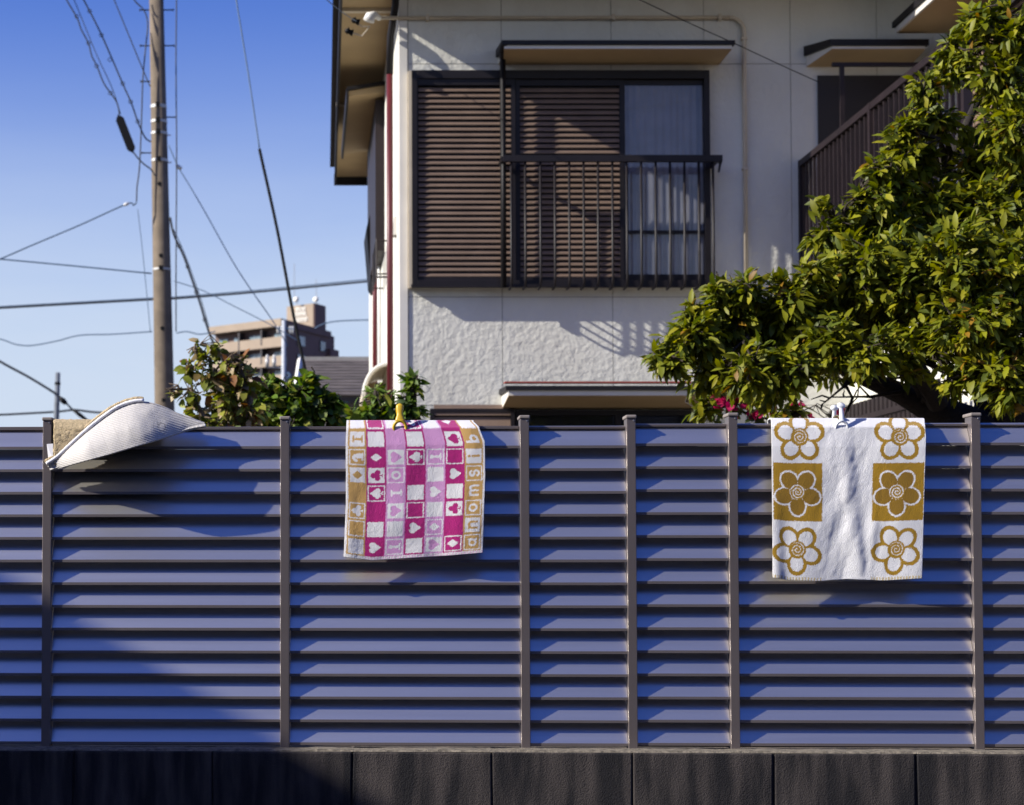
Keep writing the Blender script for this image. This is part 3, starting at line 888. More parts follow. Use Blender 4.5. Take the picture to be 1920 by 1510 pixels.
def towel(name, label, xl, xr, ytop, ybot, topz_px, colorf, wave, group=None, back=0.16, nx=300, res=1.0):
    """cloth hung over the top of the fence. xl/xr/ybot are functions giving the photo-measured outline"""
    front_n = int((ybot(0.5) - ytop) / res)
    back_n = 46
    fold_n = 14
    U = []; Xc = []; Yc = []
    vs = np.zeros(((front_n + fold_n + back_n + 1) * (nx + 1), 3)); i = 0
    rows = front_n + fold_n + back_n + 1
    zt = fpx((xl(0) + xr(0)) / 2, topz_px)[1]
    PXM = (fpx(1100, 900)[0] - fpx(1000, 900)[0]) / 100
    for r in range(rows):
        for c in range(nx + 1):
            s = c / nx
            if r <= front_n:
                t = 1 - r / front_n            # 1 at the bottom hem
                py = ytop + (ybot(s) - ytop) * t
                px = xl(t) + (xr(t) - xl(t)) * s
                u, z = fpx(px, py, -0.02)
                off = -0.0165 - 0.010 * min(1, t * 6) + wave(s, t)
                # tie the fold smoothly to the top
                k = min(1.0, t / 0.045)
                off = 0.004 * (1 - k) + off * k
                u2, z2 = fpx(px, py, off)
                u, z = u2, z2
                yd = off
                cy_ = ytop + (ybot(0.5) - ytop) * t
            elif r <= front_n + fold_n:
                t = (r - front_n) / fold_n
                px = xl(0) + (xr(0) - xl(0)) * s
                a = t * PI
                yd = 0.004 + 0.0215 * (1 - math.cos(a))
                u, z = fpx(px, ytop, 0.004)
                z = z + 0.0045 * math.sin(a)
                cy_ = ytop - t * 0.05 / PXM
            else:
                t = (r - front_n - fold_n) / back_n
                px = xl(0) + (xr(0) - xl(0)) * s
                u, z = fpx(px, ytop, 0.004)
                yd = 0.047 + 0.010 * min(1, t * 5) + 0.006 * math.sin(s * 9 + t)
                z = z - back * t
                cy_ = ytop - (0.05 + back * t) / PXM
            vs[i] = (u, yd, z); i += 1
            Xc.append(xl(0) + 0 if False else 0); Yc.append(cy_)
    # cloth coordinate across: uniform between the mean edges
    xm0 = xl(0.5); xm1 = xr(0.5)
    Xc = np.tile(xm0 + (xm1 - xm0) * np.arange(nx + 1) / nx, rows)
    Yc = np.array(Yc)
    fs = []
    for r in range(rows - 1):
        for c in range(nx):
            a = r * (nx + 1) + c
            fs.append((a, a + 1, a + nx + 2, a + nx + 1))
    world_v = []
    c_ = vs.mean(0)
    base = fworld(c_[0], c_[1], c_[2])
    me = bpy.data.meshes.new(name)
    me.from_pydata([tuple(p - c_) for p in vs], [], fs)
    me.update()
    me.polygons.foreach_set('use_smooth', [True] * len(me.polygons))
    color_attr(me, colorf(Xc, Yc))
    me.materials.append(M['towel'])
    o = link(bpy.data.objects.new(name, me))
    o.location = base; o.rotation_euler = (0, 0, TH)
    so = o.modifiers.new('thickness', 'SOLIDIFY'); so.thickness = 0.0035; so.offset = 1.0
    return tag(o, label, 'towel', group)
def lerp(pts):
    def f(t):
        for (a, va), (b, vb) in zip(pts[:-1], pts[1:]):
            if t <= b: return va + (vb - va) * (t - a) / (b - a)
        return pts[-1][1]
    return f
def wave1(s, t):
    w = -0.008 * t * (0.5 + 0.5 * math.sin(s * 7.5 + 0.6)) - 0.003 * t * t * math.sin(s * 13 + 2)
    w -= 0.006 * max(0, 1 - t * 9) * 0
    w += 0.0045 * nz(s * 5.5, t * 3.5, 1.2) * (0.3 + t) + 0.0010 * nz(s * 13, t * 11, 4.4) + 0.00035 * nz(s * 45, t * 45, 7)
    w -= 0.003 * math.exp(-((s - .03) / .05) ** 2) * t
    w -= 0.004 * math.exp(-((s - .93 + .15 * t) / .06) ** 2) * (1 - t)
    return w
towel('card_towel', 'pink and white checked towel with card suits and letters under a yellow clip',
      lerp([(0, 650), (0.15, 648.5), (.6, 649), (1, 645)]), lerp([(0, 888), (0.04, 898), (0.15, 909), (0.4, 910), (1, 904.5)]),
      792.5, lerp([(0, 1044), (.06, 1047), (.2, 1051), (.45, 1047), (.75, 1042), (1, 1037)]), 793, card_color, wave1)
def wave2(s, t):
    w = -0.006 * t * math.sin(s * 8 + .5) - 0.004 * t
    # pinch under the clip and the folds falling from it
    f = min(1, t * 4)
    w -= 0.0030 * math.exp(-((s - (0.47 + 0.05 * t)) / 0.040) ** 2) * f
    w += 0.0022 * math.exp(-((s - (0.54 + 0.09 * t)) / 0.045) ** 2) * f
    w -= 0.0160 * math.exp(-((s - (0.44 + 0.16 * t)) / 0.050) ** 2) * max(0, t - .40)
    w -= 0.0050 * math.exp(-((s - (0.70 - 0.05 * t)) / 0.03) ** 2) * max(0, t - .3)
    m_ = math.exp(-((s - .5) / .24) ** 2)
    w += 0.0030 * nz(s * 6, t * 4, 9.2) + (0.0006 + 0.0018 * m_) * nz(s * 12 + t * 3, t * 5, 2.4) + (0.0002 + 0.0006 * m_) * nz(s * 30 + t * 6, t * 20, 5)
    w -= 0.010 * math.exp(-((s - .02) / .05) ** 2) * t * t
    return w
towel('flower_towel', 'white towel with mustard outlined flowers and two mustard squares under a white clip',
      lerp([(0, 1445.5), (.1, 1446.5), (1, 1449)]), lerp([(0, 1733), (.1, 1736), (1, 1728)]),
      788.5, lerp([(0, 1083), (.1, 1088), (.3, 1090), (.5, 1086), (.75, 1089), (1, 1085)]), 788, flower_color, wave2)

# ---- bath mat with a folded-up corner
bm_loc = fworld(fpx(230, 800)[0], 0.02, fpx(230, 798)[1])
bmat = empty('bath_mat', bm_loc, 'thick beige bath mat slung over the fence, its white woven underside folded up', 'bath mat', rz=TH, local=True)
cu0 = Vector((fpx(230, 800)[0], 0.02, fpx(230, 798)[1]))
ORG[bmat.name] = cu0
# piece of pile: over the top and down the front left
pv = MB()
nx_, nr_ = 60, 44
vs = []
for r in range(nr_ + 1):
    for c in range(nx_ + 1):
        s = c / nx_; t = r / nr_
        px = 101 + (300 - 101) * s
        fuzz = 0.0022 * nz(s * 40, t * 40, 3) + 0.0016 * random.random()
        if t < 0.55:          # front, hanging
            k = 1 - t / 0.55
            py = 795 + (872 - 795) * k * (1 - 0.85 * min(1, max(0, (s - .15) / .6)))
            y = -0.020 - 0.012 * min(1, 6 * k) - fuzz
            groove = 0.0035 * (abs(py - 808 - 4 * s) < 1.5) + 0.003 * (abs(py - 829) < 1.5)
            y += groove
            u, z = fpx(px, py, y)
        elif t < 0.75:
            a = (t - 0.55) / 0.20 * PI
            u, z = fpx(px, 795, -0.012)
            y = 0.019 - 0.039 * math.cos(a) + 0.0
            z += 0.008 * math.sin(a) + fuzz
        else:
            u, z = fpx(px, 795, -0.012)
            y = 0.060 + fuzz
            z -= 0.25 * (t - .75) / .25
        vs.append((u, y, z))
fs = [(r*(nx_+1)+c, r*(nx_+1)+c+1, (r+1)*(nx_+1)+c+1, (r+1)*(nx_+1)+c) for r in range(nr_) for c in range(nx_)]
pv.add(vs, fs)
po = pv.build('pile', M['pile'], bmat, smooth=True)
sm = po.modifiers.new('thickness', 'SOLIDIFY'); sm.thickness = 0.006; sm.offset = 1
# the flap: white backing, bulging towards the street, rolled along the lower fold
upper = [(0, (87, 872)), (.10, (107, 860)), (.22, (130, 838)), (.34, (158, 812)), (.46, (190, 786)), (.56, (218, 766)), (.64, (243, 755.5)), (.70, (265, 751.5)), (.78, (292, 756)), (.86, (322, 769)), (.93, (352, 783)), (1, (388, 796.5))]
lower = [(0, (92, 882)), (.10, (112, 877.5)), (.22, (142, 869)), (.34, (172, 861)), (.46, (205, 852)), (.56, (232, 844)), (.64, (258, 836)), (.70, (280, 830)), (.78, (306, 822)), (.86, (336, 812)), (.93, (360, 804)), (1, (390, 798))]
def curve2(pts):
    fx = lerp([(a, p[0]) for a, p in pts]); fy = lerp([(a, p[1]) for a, p in pts])
    return lambda t: (fx(t), fy(t))
Uc, Lc = curve2(upper), curve2(lower)
def sm3(f, t, e=0.035):
    q = [f(min(1, max(0, t + d))) for d in (-e, -e/2, 0, e/2, e)]
    return (sum(a for a, b in q) / 5, sum(b for a, b in q) / 5)
na, nv = 320, 130
vs = []; cols = []
for i in range(na + 1):
    a = i / na
    up = sm3(Uc, a); lo = sm3(Lc, a)
    H_ = math.hypot(up[0]-lo[0], up[1]-lo[1]) / 80.0
    for j in range(nv + 1):
        v = j / nv
        if v <= 0.8:
            k = v / 0.8
            px = up[0] + (lo[0] - up[0]) * k; py = up[1] + (lo[1] - up[1]) * k
            env = max(0.0, min(1.0, a / .35)) * max(0.0, min(1.0, (1 - a) / .40))
            env = env * env * (3 - 2 * env)
            y = -0.026 - 0.085 * env * k - 0.012 * (1 - a) * (1 - k) - 0.018 * math.sin(PI * k) * env
            y += 0.0016 * nz(px * .05, py * .05, 2) + 0.0006 * math.sin((px * .30 - py * .95) * 1.5) - 0.003 * nz(px * .022, py * .03, 6)
            if k < 0.03: y += 0.004 * (1 - k / 0.03)
            if 0.035 < k < 0.05: y += 0.0025
            u, z = fpx(px, py, y)
            ylast, zlast, ulast, pyl = y, z, u, py
        else:
            k = (v - 0.8) / 0.2
            y = ylast + (-0.022 - ylast) * k
            z = zlast - 0.0035 * math.sin(PI * min(1, k * 3)) + 0.022 * k * env
            u = ulast + 0.01 * k * env
            py = pyl; 
        vs.append((u, y, z))
        c = np.array((0.60, 0.575, 0.55)) * (0.91 + 0.09 * math.sin((px * .30 - py * .95) * 1.5)) * (0.96 + 0.06 * nz(px * .3, py * .3, 1))
        # woven lines and the small stamped bird emblem
        ex, ey = px - 301, py - 799
        er = math.hypot(ex / 13.5, ey / 16.5)
        if abs(er - 1) < 0.09: c = c * 0.88
        if v <= .8:
            inn = False
            for (qx, qy) in () if abs(ex) > 16 or abs(ey) > 18 else arc(2, 2, 7, 7.5, 120, -190, 22) + arc(-3, -6, 3.2, 3.2, -20, 200, 10):
                if (ex - qx)**2 + (ey - qy)**2 < 1.3: inn = True
            if inn and abs(ex) < 14: c = c * 0.62
            if abs(math.sin((px * .86 - py * .35) * .13)) < 0.05 and 165 < px < 262 and py > 792: c = c * 0.80
        cols.append(c)
fs = [(i*(nv+1)+j, i*(nv+1)+j+1, (i+1)*(nv+1)+j+1, (i+1)*(nv+1)+j) for i in range(na) for j in range(nv)]
fl = MB().add(vs, fs)
flo = fl.build('underside_flap', M['mat_back'], bmat, smooth=True)
color_attr(flo.data, np.array(cols))
sm = flo.modifiers.new('thickness', 'SOLIDIFY'); sm.thickness = 0.007; sm.offset = -1
# bound edge of the mat along the free side of the flap
eg = []
for i in range(60):
    a = i / 59 * 0.72
    u_ = sm3(Uc, a)
    idx = int(round(a * na)) * (nv + 1)
    p = vs[idx]
    eg.append((p[0] - 0.0015, p[1] - 0.006 + 0.0008 * random.random(), p[2] + 0.0015 + 0.0006 * random.random()))
MB().tube(eg, 0.0052, 8).build('bound_edge', M['label_cloth'], flo, smooth=True)
# fuzzy pile edge seen past the binding
pe = [(p[0] - 0.004 + .0015 * random.random(), p[1] + 0.006, p[2] + 0.0045 + .0015 * random.random()) for p in eg]
MB().tube(pe, [0.006 + 0.0015 * random.random() for _ in pe], 7).build('pile_edge', M['pile'], flo, smooth=False)
u0, z0 = fpx(92, 833, -.03); u1, z1 = fpx(100, 862, -.03)
lb = MB(); lb.add([(u0 - .006, -.034, z0), (u1, -.037, z0 + .001), (u1, -.036, z1), (u0 - .002, -.030, z1 + .003),
                   (u0 - .006, -.033, z0), (u1, -.036, z0 + .001), (u1, -.035, z1), (u0 - .002, -.029, z1 + .003)],
                  [(0, 3, 2, 1), (4, 5, 6, 7), (0, 1, 5, 4), (1, 2, 6, 5), (2, 3, 7, 6), (3, 0, 4, 7)])
lb.build('care_label', M['label_cloth'], bmat)

# ---- clothes clips
def clip(name, label, m, px, pyt, pyb, white):
    u, zt = fpx(px, pyt, -.035); _, zb = fpx(px, pyb, -.035)
    h = zt - zb
    ce = Vector((u, 0.02, fpx(px, 795)[1]))
    root = empty(name, fworld(*ce), label, 'clip', rz=TH, local=True)
    ORG[root.name] = ce
    for side in (-1, 1):
        yb = -0.040 if side < 0 else 0.080
        def Y(k, d=0):   # k: 0 top, 1 jaw
            # arms cross the rail gap: spread at the handles, closing at the jaws
            base = 0.02 + side * (0.030 + 0.016 * (1 - abs(k - 0.55) * 1.3))
            return base + d
        nseg = 16
        sec = []
        # lever
        prof_ = []
        for i in range(nseg + 1):
            k = i / nseg * 0.56
            if white:
                w = 0.0042 if k > 0.17 else 0.0115 * math.sqrt(max(0.02, 1 - ((k - 0.105) / 0.112) ** 2))
                w = max(w, 0.0045 + 0.004 * k)
            else:
                w = 0.0112 * (min(1, math.sqrt(max(0.02, 1 - ((min(k, .10) - .10) / .10) ** 2)))) * (1 - 0.25 * math.exp(-((k - .33) / .12) ** 2)) + 0.007 * max(0, k - .38) * 2.2
            prof_.append((k, w))
        b = MB(); T = 0.0045
        vs = []
        for k, w in prof_:
            z = zt - h * k
            y0 = Y(k)
            for (dx, dy) in ((-w, -T * .3), (-w * .6, -T), (w * .6, -T), (w, -T * .3), (w, T * .6), (-w, T * .6)):
                vs.append((u + dx, y0 + dy * (1 if side < 0 else -1), z))
        fs = []
        n6 = 6
        for i in range(len(prof_) - 1):
            for q in range(n6):
                fs.append((i*n6+q, i*n6+(q+1) % n6, (i+1)*n6+(q+1) % n6, (i+1)*n6+q))
        fs.append(tuple(range(n6))); fs.append(tuple(range((len(prof_)-1)*n6, len(prof_)*n6))[::-1])
        b.add(vs, fs)
        arm = b.build('lever', m, root, smooth=True)
        # open ring of the jaw
        ringp = []
        Rr = 0.0175 if not white else 0.0165
        for i in range(25):
            a = math.radians(-38 + (256) * i / 24)
            k = 0.56 + 0.32
            zc = zt - h * 0.60 - Rr
            z = zc + Rr * math.sin(a) * 1.15
            kk = (zt - z) / h
            ringp.append((u + Rr * math.cos(a), Y(min(1.0, kk)), z))
        MB().tube(ringp, 0.0048 if not white else 0.0040, 8).build('jaw', m, arm, smooth=True)
    # spring between the levers
    zs_ = zt - h * 0.42
    pts = []
    for i in range(60):
        a = i / 59 * 2 * PI * 5
        pts.append((u - 0.006 + 0.012 * i / 59, 0.02 + 0.030 * math.cos(a), zs_ + 0.006 * math.sin(a)))
    MB().tube(pts, 0.0012, 5).build('spring', M['clip_spring'], root, smooth=True)
    return root
clip('clothes_clip', 'mustard yellow plastic clothes clip on the pink checked towel', M['yellow_clip'], 750, 755.5, 814, False)
clip('clothes_clip', 'white plastic clothes clip on the flowered towel', M['white_clip'], 1580, 754, 816, True)

# ================================================================== FOLIAGE
def leaf_arrays(P, D, Nn, Ln, Wd, bend=0.25):
    """P base, D direction, Nn rough normal; returns verts, faces"""
    n = len(P)
    D = D / np.linalg.norm(D, axis=1, keepdims=True)
    S = np.cross(D, Nn); S /= np.linalg.norm(S, axis=1, keepdims=True) + 1e-9
    U = np.cross(S, D)
    L_ = Ln[:, None]; W_ = Wd[:, None]
    def pt(t, s, up): return P + D * L_ * t + S * W_ * s + U * L_ * up
    fold = 0.05
    V = np.stack([pt(0, 0, 0),
                  pt(.32, -.46, fold), pt(.34, 0, 0.02), pt(.32, .46, fold),
                  pt(.70, -.38, fold - bend * .30), pt(.72, 0, -bend * .25), pt(.70, .38, fold - bend * .30),
                  pt(1.0, 0, -bend * .62)], axis=1).reshape(-1, 3)
    base = [(0, 2, 1), (0, 3, 2), (1, 2, 5, 4), (2, 3, 6, 5), (4, 5, 7), (5, 6, 7)]
    return V, base
def leaf_mesh(name, P, D, Nn, Ln, Wd, cols, mat_, center, bend=0.25):
    V, base = leaf_arrays(P, D, Nn, Ln, Wd, bend)
    n = len(P)
    offs = np.arange(n) * 8
    loops = []; starts = []; tot = []
    tri = np.array([f for f in base if len(f) == 3]); quad = np.array([f for f in base if len(f) == 4])
    T = (tri[None] + offs[:, None, None]).reshape(-1, 3); Q = (quad[None] + offs[:, None, None]).reshape(-1, 4)
    me = bpy.data.meshes.new(name)
    me.vertices.add(len(V)); me.vertices.foreach_set('co', (V - np.array(center)).ravel())
    me.loops.add(T.size + Q.size); me.loops.foreach_set('vertex_index', np.concatenate([T.ravel(), Q.ravel()]))
    me.polygons.add(len(T) + len(Q))
    ls = np.concatenate([np.arange(len(T)) * 3, T.size + np.arange(len(Q)) * 4])
    me.polygons.foreach_set('loop_start', ls)
    me.polygons.foreach_set('loop_total', np.concatenate([np.full(len(T), 3), np.full(len(Q), 4)]))
    me.update(calc_edges=True)
    me.validate()
    color_attr(me, np.repeat(cols, 8, axis=0))
    me.materials.append(mat_)
    return me
def unit(v): return v / (np.linalg.norm(v, axis=-1, keepdims=True) + 1e-9)

def crown(root, blobs, ntwig, per, Llen, Wr, palette, mat_, twig_mat, droop, hub, nparts=0, twig_r=0.003, spread=0.9, branch_r=0.014, trunk_pts=None, bend=0.3, shell=0.5, upb=0.2):
    """blobs: (centre, rx, ry, rz, weight)."""
    base = np.array(ORG[root.name])
    wts = np.array([b[4] for b in blobs], float); wts /= wts.sum()
    tips = []; outd = []; bid = []
    for bi, (c, rx, ry, rz, w_) in enumerate(blobs):
        k = max(3, int(round(ntwig * wts[bi])))
        d = unit(rng.normal(size=(k, 3)))
        r = shell + (1 - shell) * rng.random((k, 1)) ** 0.5
        r = r * (0.82 + 0.36 * rng.random((k, 1)))
        tips.append(np.array(c) + d * r * np.array((rx, ry, rz))); outd.append(d); bid += [bi] * k
    tips = np.concatenate(tips); outd = np.concatenate(outd); bid = np.array(bid)
    # twigs towards the blob hearts
    tw = MB()
    lst = []
    for i in range(len(tips)):
        c = np.array(blobs[bid[i]][0])
        v = c - tips[i]
        q = tips[i] + v * 0.55 + rng.normal(size=3) * 0.02
        if i % 2 == 0:
            tw.tube([q, (q + tips[i]) / 2 + rng.normal(size=3) * 0.012, tips[i]], [twig_r * 1.6, twig_r * 1.2, twig_r * .6], 4, caps=False)
    for bi, (c, rx, ry, rz, w_) in enumerate(blobs):
        # limb from the nearest hub point
        h = min(hub, key=lambda p: (Vector(p) - Vector(c)).length)
        h = Vector(h); cc = Vector(c)
        m1 = h.lerp(cc, .35) + Vector(rng.normal(size=3) * .04); m2 = h.lerp(cc, .7) + Vector(rng.normal(size=3) * .05)
        tw.tube([h, m1, m2, cc], [branch_r, branch_r * .8, branch_r * .55, branch_r * .35], 6, caps=False)
        for _ in range(5):
            e = cc + Vector(unit(rng.normal(size=3)) * np.array((rx, ry, rz)) * .6)
            tw.tube([m2, m2.lerp(e, .5) + Vector(rng.normal(size=3) * .03), e], [branch_r * .45, branch_r * .3, twig_r], 5, caps=False)
    tw.build('branches', twig_mat, root, kind='stuff')
    # leaves round each twig end
    n = len(tips) * per
    idx = np.repeat(np.arange(len(tips)), per)
    axis = unit(outd[idx] * np.array((1, 1, .7)) + np.array((0, 0, upb)) + rng.normal(size=(n, 3)) * .25)
    back = rng.random((n, 1)) * Llen * 1.5
    P = tips[idx] - axis * back + rng.normal(size=(n, 3)) * 0.006
    D = unit(axis + unit(rng.normal(size=(n, 3))) * spread + np.array((0, 0, -droop)))
    Nn = unit(rng.normal(size=(n, 3)) * .45 + np.array((-.25, -.25, .9)))
    Ln = Llen * (0.6 + 0.65 * rng.random(n)); Wd = Ln * Wr * (0.8 + .4 * rng.random(n))
    pal = np.array([p[:3] for p in palette]); pw = np.array([p[3] for p in palette], float); pw /= pw.sum()
    pick = rng.choice(len(pal), n, p=pw)
    cols = pal[pick] * (0.72 + 0.56 * rng.random((n, 1)))
    # the pieces that show largest: nearest to the street
    if nparts:
        order = np.argsort(P[:, 1] - 0.35 * Ln / Llen + 0.25 * rng.random(n))
        sel = np.zeros(n, bool); sel[order[:nparts]] = True
        V, fb = leaf_arrays(P[sel], D[sel], Nn[sel], Ln[sel], Wd[sel], bend)
        # six shared leaf meshes, placed by matrix
        protos_ = []
        for k in range(6):
            cc = (pal[k % len(pal)] * (0.85 + .08 * k))[None]
            one = np.ones(1)
            me = leaf_mesh('leaf', np.zeros((1, 3)), np.array([[1., 0, 0]]), np.array([[0, 0, 1.]]), one, one * Wr, cc, mat_, (0, 0, 0), bend)
            protos_.append(me)
        for k, i in enumerate(np.where(sel)[0]):
            o = bpy.data.objects.new('leaf', protos_[k % 6])
            x = Vector(D[i]); s_ = x.cross(Vector(Nn[i])).normalized(); u_ = s_.cross(x)
            Mx = Matrix(((x.x, -s_.x, u_.x), (x.y, -s_.y, u_.y), (x.z, -s_.z, u_.z))).to_4x4()
            o.matrix_local = Matrix.Translation(Vector(P[i]) - Vector(base)) @ Mx @ Matrix.Scale(float(Ln[i]), 4)
            link(o); o.parent = root
        P, D, Nn, Ln, Wd, cols = P[~sel], D[~sel], Nn[~sel], Ln[~sel], Wd[~sel], cols[~sel]
    c = P.mean(0)
    me = leaf_mesh('crown', P, D, Nn, Ln, Wd, cols, mat_, c, bend)
    o = link(bpy.data.objects.new('crown', me)); o.parent = root; o.location = Vector(c) - Vector(base)
    o['kind'] = 'stuff'
    return o
def B(px, py, rpx, Y, w=1.0, fl=1.0, dep=1.0):
    s = Y / FPX
    c = at(px, py, Y)
    return (tuple(c), rpx * s, rpx * s * dep, rpx * s * fl, w * rpx ** 2)

# ---- the big tree on the right
TY = 8.2
tb = at(1880, 1000, TY); tb.z = ZG
tree = empty('leafy_tree', tb, 'broad leafy olive green tree leaning over the fence with dark trunk', 'tree')
tp = [at(1905, 1180, TY), at(1895, 1000, TY), at(1875, 880, TY), at(1835, 810, TY), at(1760, 772, TY + .1), at(1690, 738, TY + .1), at(1600, 700, TY + .1), at(1500, 655, TY + .1), at(1400, 625, TY)]
tp[0].z = ZG - 0.05
MB().tube(tp, [.17, .15, .135, .11, .075, .05, .034, .024, .014], 12).build('trunk', M['bark'], tree, smooth=True)
l2 = [at(1850, 815, TY), at(1860, 720, TY + .1), at(1840, 600, TY + .2), at(1800, 470, TY + .3), at(1770, 330, TY + .2), at(1850, 150, TY + .2)]
l3 = [at(1860, 830, TY), at(1920, 740, TY - .1), at(1960, 560, TY), at(1950, 350, TY), at(1920, 100, TY)]
l4 = [at(1760, 757, TY), at(1700, 660, TY - .2), at(1650, 560, TY - .1), at(1600, 500, TY)]
for pts, r in ((l2, .075), (l3, .085), (l4, .05)):
    MB().tube(pts, [r * (1 - .8 * i / (len(pts) - 1)) for i in range(len(pts))], 9).build('limb', M['bark'], tree, smooth=True)
blobs = [B(1265,662,42,7.9), B(1305,625,55,7.9), B(1330,690,52,8.0,.9), B(1370,585,62,8.0), B(1400,545,40,7.9), B(1425,640,70,8.1), B(1320,755,30,8.3,.6), B(1440,720,50,8.4,.6),
         B(1475,590,55,8.0), B(1520,640,65,8.2), B(1560,570,70,8.1), B(1590,490,55,8.1), B(1640,590,75,8.2), B(1560,690,40,8.5,.4), B(1540,380,16,8.0,.7),
         B(1660,430,70,8.1), B(1690,520,80,7.9), B(1680,350,40,8.1), B(1720,300,50,8.2,.8), B(1760,220,45,8.2,.7), B(1750,400,80,8.2), B(1780,500,85,7.8), B(1740,610,75,7.9),
         B(1830,300,60,8.3,.7), B(1850,400,80,8.1), B(1880,520,90,7.8), B(1820,610,85,7.7), B(1900,640,80,7.7), B(1860,690,55,7.6,.7), B(1900,250,70,8.0), B(1880,150,55,8.0,.8), B(1900,60,60,8.0), B(1850,30,40,8.0,.7), B(1960,350,100,8.3), B(1970,150,90,8.3), B(1980,550,100,8.2), B(1700,680,45,7.9,.5), B(1480,770,28,8.6,.5), B(1820,100,24,8.0,.4), B(1480,560,50,7.9), B(1400,690,55,7.8,.8), B(1480,690,55,7.8,.8), B(1560,640,60,7.8,.9), B(1630,660,50,7.7,.8), B(1620,500,70,7.9), B(1520,520,34,7.9), B(1585,430,40,8.0,.8), B(1640,370,40,8.0,.8), B(1690,290,40,8.1,.8), B(1740,210,36,8.1,.8), B(1790,130,36,8.1,.7), B(1900,720,60,7.6,.7), B(1800,700,50,7.7,.5), B(1240,672,24,7.9,1.2), B(1350,540,30,7.9), B(1300,585,26,7.9), B(1650,315,30,8.0,1.1), B(1695,245,34,8.1,1.0), B(1735,165,30,8.1,1.0), B(1785,95,32,8.1,.9), B(1825,45,32,8.1,.9), B(1540,440,30,8.0,1.0), B(1600,385,26,8.0,1.0)]
OLIVE = [(0.205, 0.21, 0.009, 4), (0.15, 0.168, 0.010, 4), (0.085, 0.11, 0.012, 3), (0.27, 0.25, 0.014, 1.2), (0.24, 0.13, 0.012, .25)]
crown(tree, blobs, 3900, 9, 0.069, 0.36, OLIVE, M['leaf_tree'], M['twig'], 0.35, [tuple(p) for p in tp[4:] + l2[2:] + l3[2:] + l4[1:]], nparts=300, twig_r=.0028, branch_r=.016)

tw_ = MB()
for (p0_, p1_) in (((1690,735),(1560,745)), ((1640,715),(1540,760)), ((1600,700),(1590,772)), ((1700,742),(1660,690)), ((1560,680),(1470,735)), ((1660,725),(1600,655)), ((1730,755),(1700,700)), ((1760,765),(1800,690)), ((1520,665),(1430,690))):
    a_, b_ = at(*p0_, TY + .05), at(*p1_, TY - .15 + .3 * random.random())
    m_ = a_.lerp(b_, .5) + Vector(rng.normal(size=3) * .035)
    tw_.tube([a_, a_.lerp(m_, .5) + Vector(rng.normal(size=3) * .015), m_, b_], [.012, .009, .006, .003], 5)
    for _ in range(3):
        c_ = m_.lerp(b_, random.random()); d_ = c_ + Vector(unit(rng.normal(size=3)) * .12)
        tw_.tube([c_, c_.lerp(d_, .5) + Vector(rng.normal(size=3) * .01), d_], [.005, .004, .002], 4)
tw_.build('bare_twigs', M['bark'], tree, kind='stuff')
# ---- bougainvillea behind it
bY = 9.6
bb = at(1370, 1000, bY); bb.z = ZG
bou = empty('bougainvillea', bb, 'bougainvillea with scattered magenta flowers beneath the leafy tree', 'plant')
MB().tube([bb, at(1380, 850, bY), at(1370, 760, bY)], [.02, .015, .01], 7).build('stem', M['twig'], bou, smooth=True)
bl = [B(1340,715,26,bY), B(1375,745,30,bY), B(1340,760,26,bY), B(1400,700,26,bY,.6), B(1420,775,30,bY), B(1490,780,30,bY,.6), B(1375,700,24,bY), B(1560,780,20,bY,.3)]
crown(bou, bl, 70, 6, 0.05, 0.55, [(0.07, 0.10, 0.02, 1), (.10, .12, .02, 1)], M['leaf_shrub'], M['twig'], .2, [tuple(at(1370, 760, bY)), tuple(at(1440, 800, bY))], branch_r=.006)
P_ = []
for (c, rx, ry, rz, w) in bl:
    for _ in range(int(9 if w > 500 else 6)):
        P_.append(np.array(c) + rng.normal(size=3) * np.array((rx, ry * .5, rz)) * .45 + np.array((0, -.1, 0)))
P_ = np.array(P_)
k = len(P_)
P3 = np.repeat(P_, 6, axis=0); D3 = unit(rng.normal(size=(k * 6, 3)))
me = leaf_mesh('bracts', P3, D3, unit(rng.normal(size=(k*6, 3))), np.full(k*6, .034), np.full(k*6, .030), np.array((.42, .012, .09)) * (.6 + .8 * rng.random((k*6, 1))), M['bract'], P3.mean(0))
o = link(bpy.data.objects.new('bracts', me)); o.parent = bou; o.location = Vector(P3.mean(0)) - ORG[bou.name]; o['kind'] = 'stuff'

# ---- shrubs on the left
def shrub(name, label, base_px, Y, blobs, ntw, per, Ll, Wr, pal, droop, spread, tm, stems, nparts=0, upb=.2, shell=.4, br=.007):
    b = at(base_px, 1000, Y); b.z = ZG
    r = empty(name, b, label, 'shrub')
    hubs = []
    for st_ in stems:
        pts = [Vector((b.x + random.uniform(-.03, .03), b.y, ZG - .02))] + [at(p[0], p[1], Y) for p in st_]
        MB().tube(pts, [.030 * (1 - .7 * i / (len(pts) - 1)) for i in range(len(pts))], 8).build('stem', tm, r, smooth=True)
        hubs += [tuple(p) for p in pts[1:]]
    crown(r, blobs, ntw, per, Ll, Wr, pal, M['leaf_shrub'], tm, droop, hubs, nparts=nparts, twig_r=.0028, spread=spread, upb=upb, shell=shell, branch_r=br)
    return r
sY = 9.2
AUT = [(0.19, 0.22, 0.02, 4), (0.28, 0.28, 0.04, 3), (0.20, 0.14, 0.04, 1.2), (0.34, 0.26, 0.14, 1.6), (.08, .11, .02, 2), (.19, .08, .02, .3)]
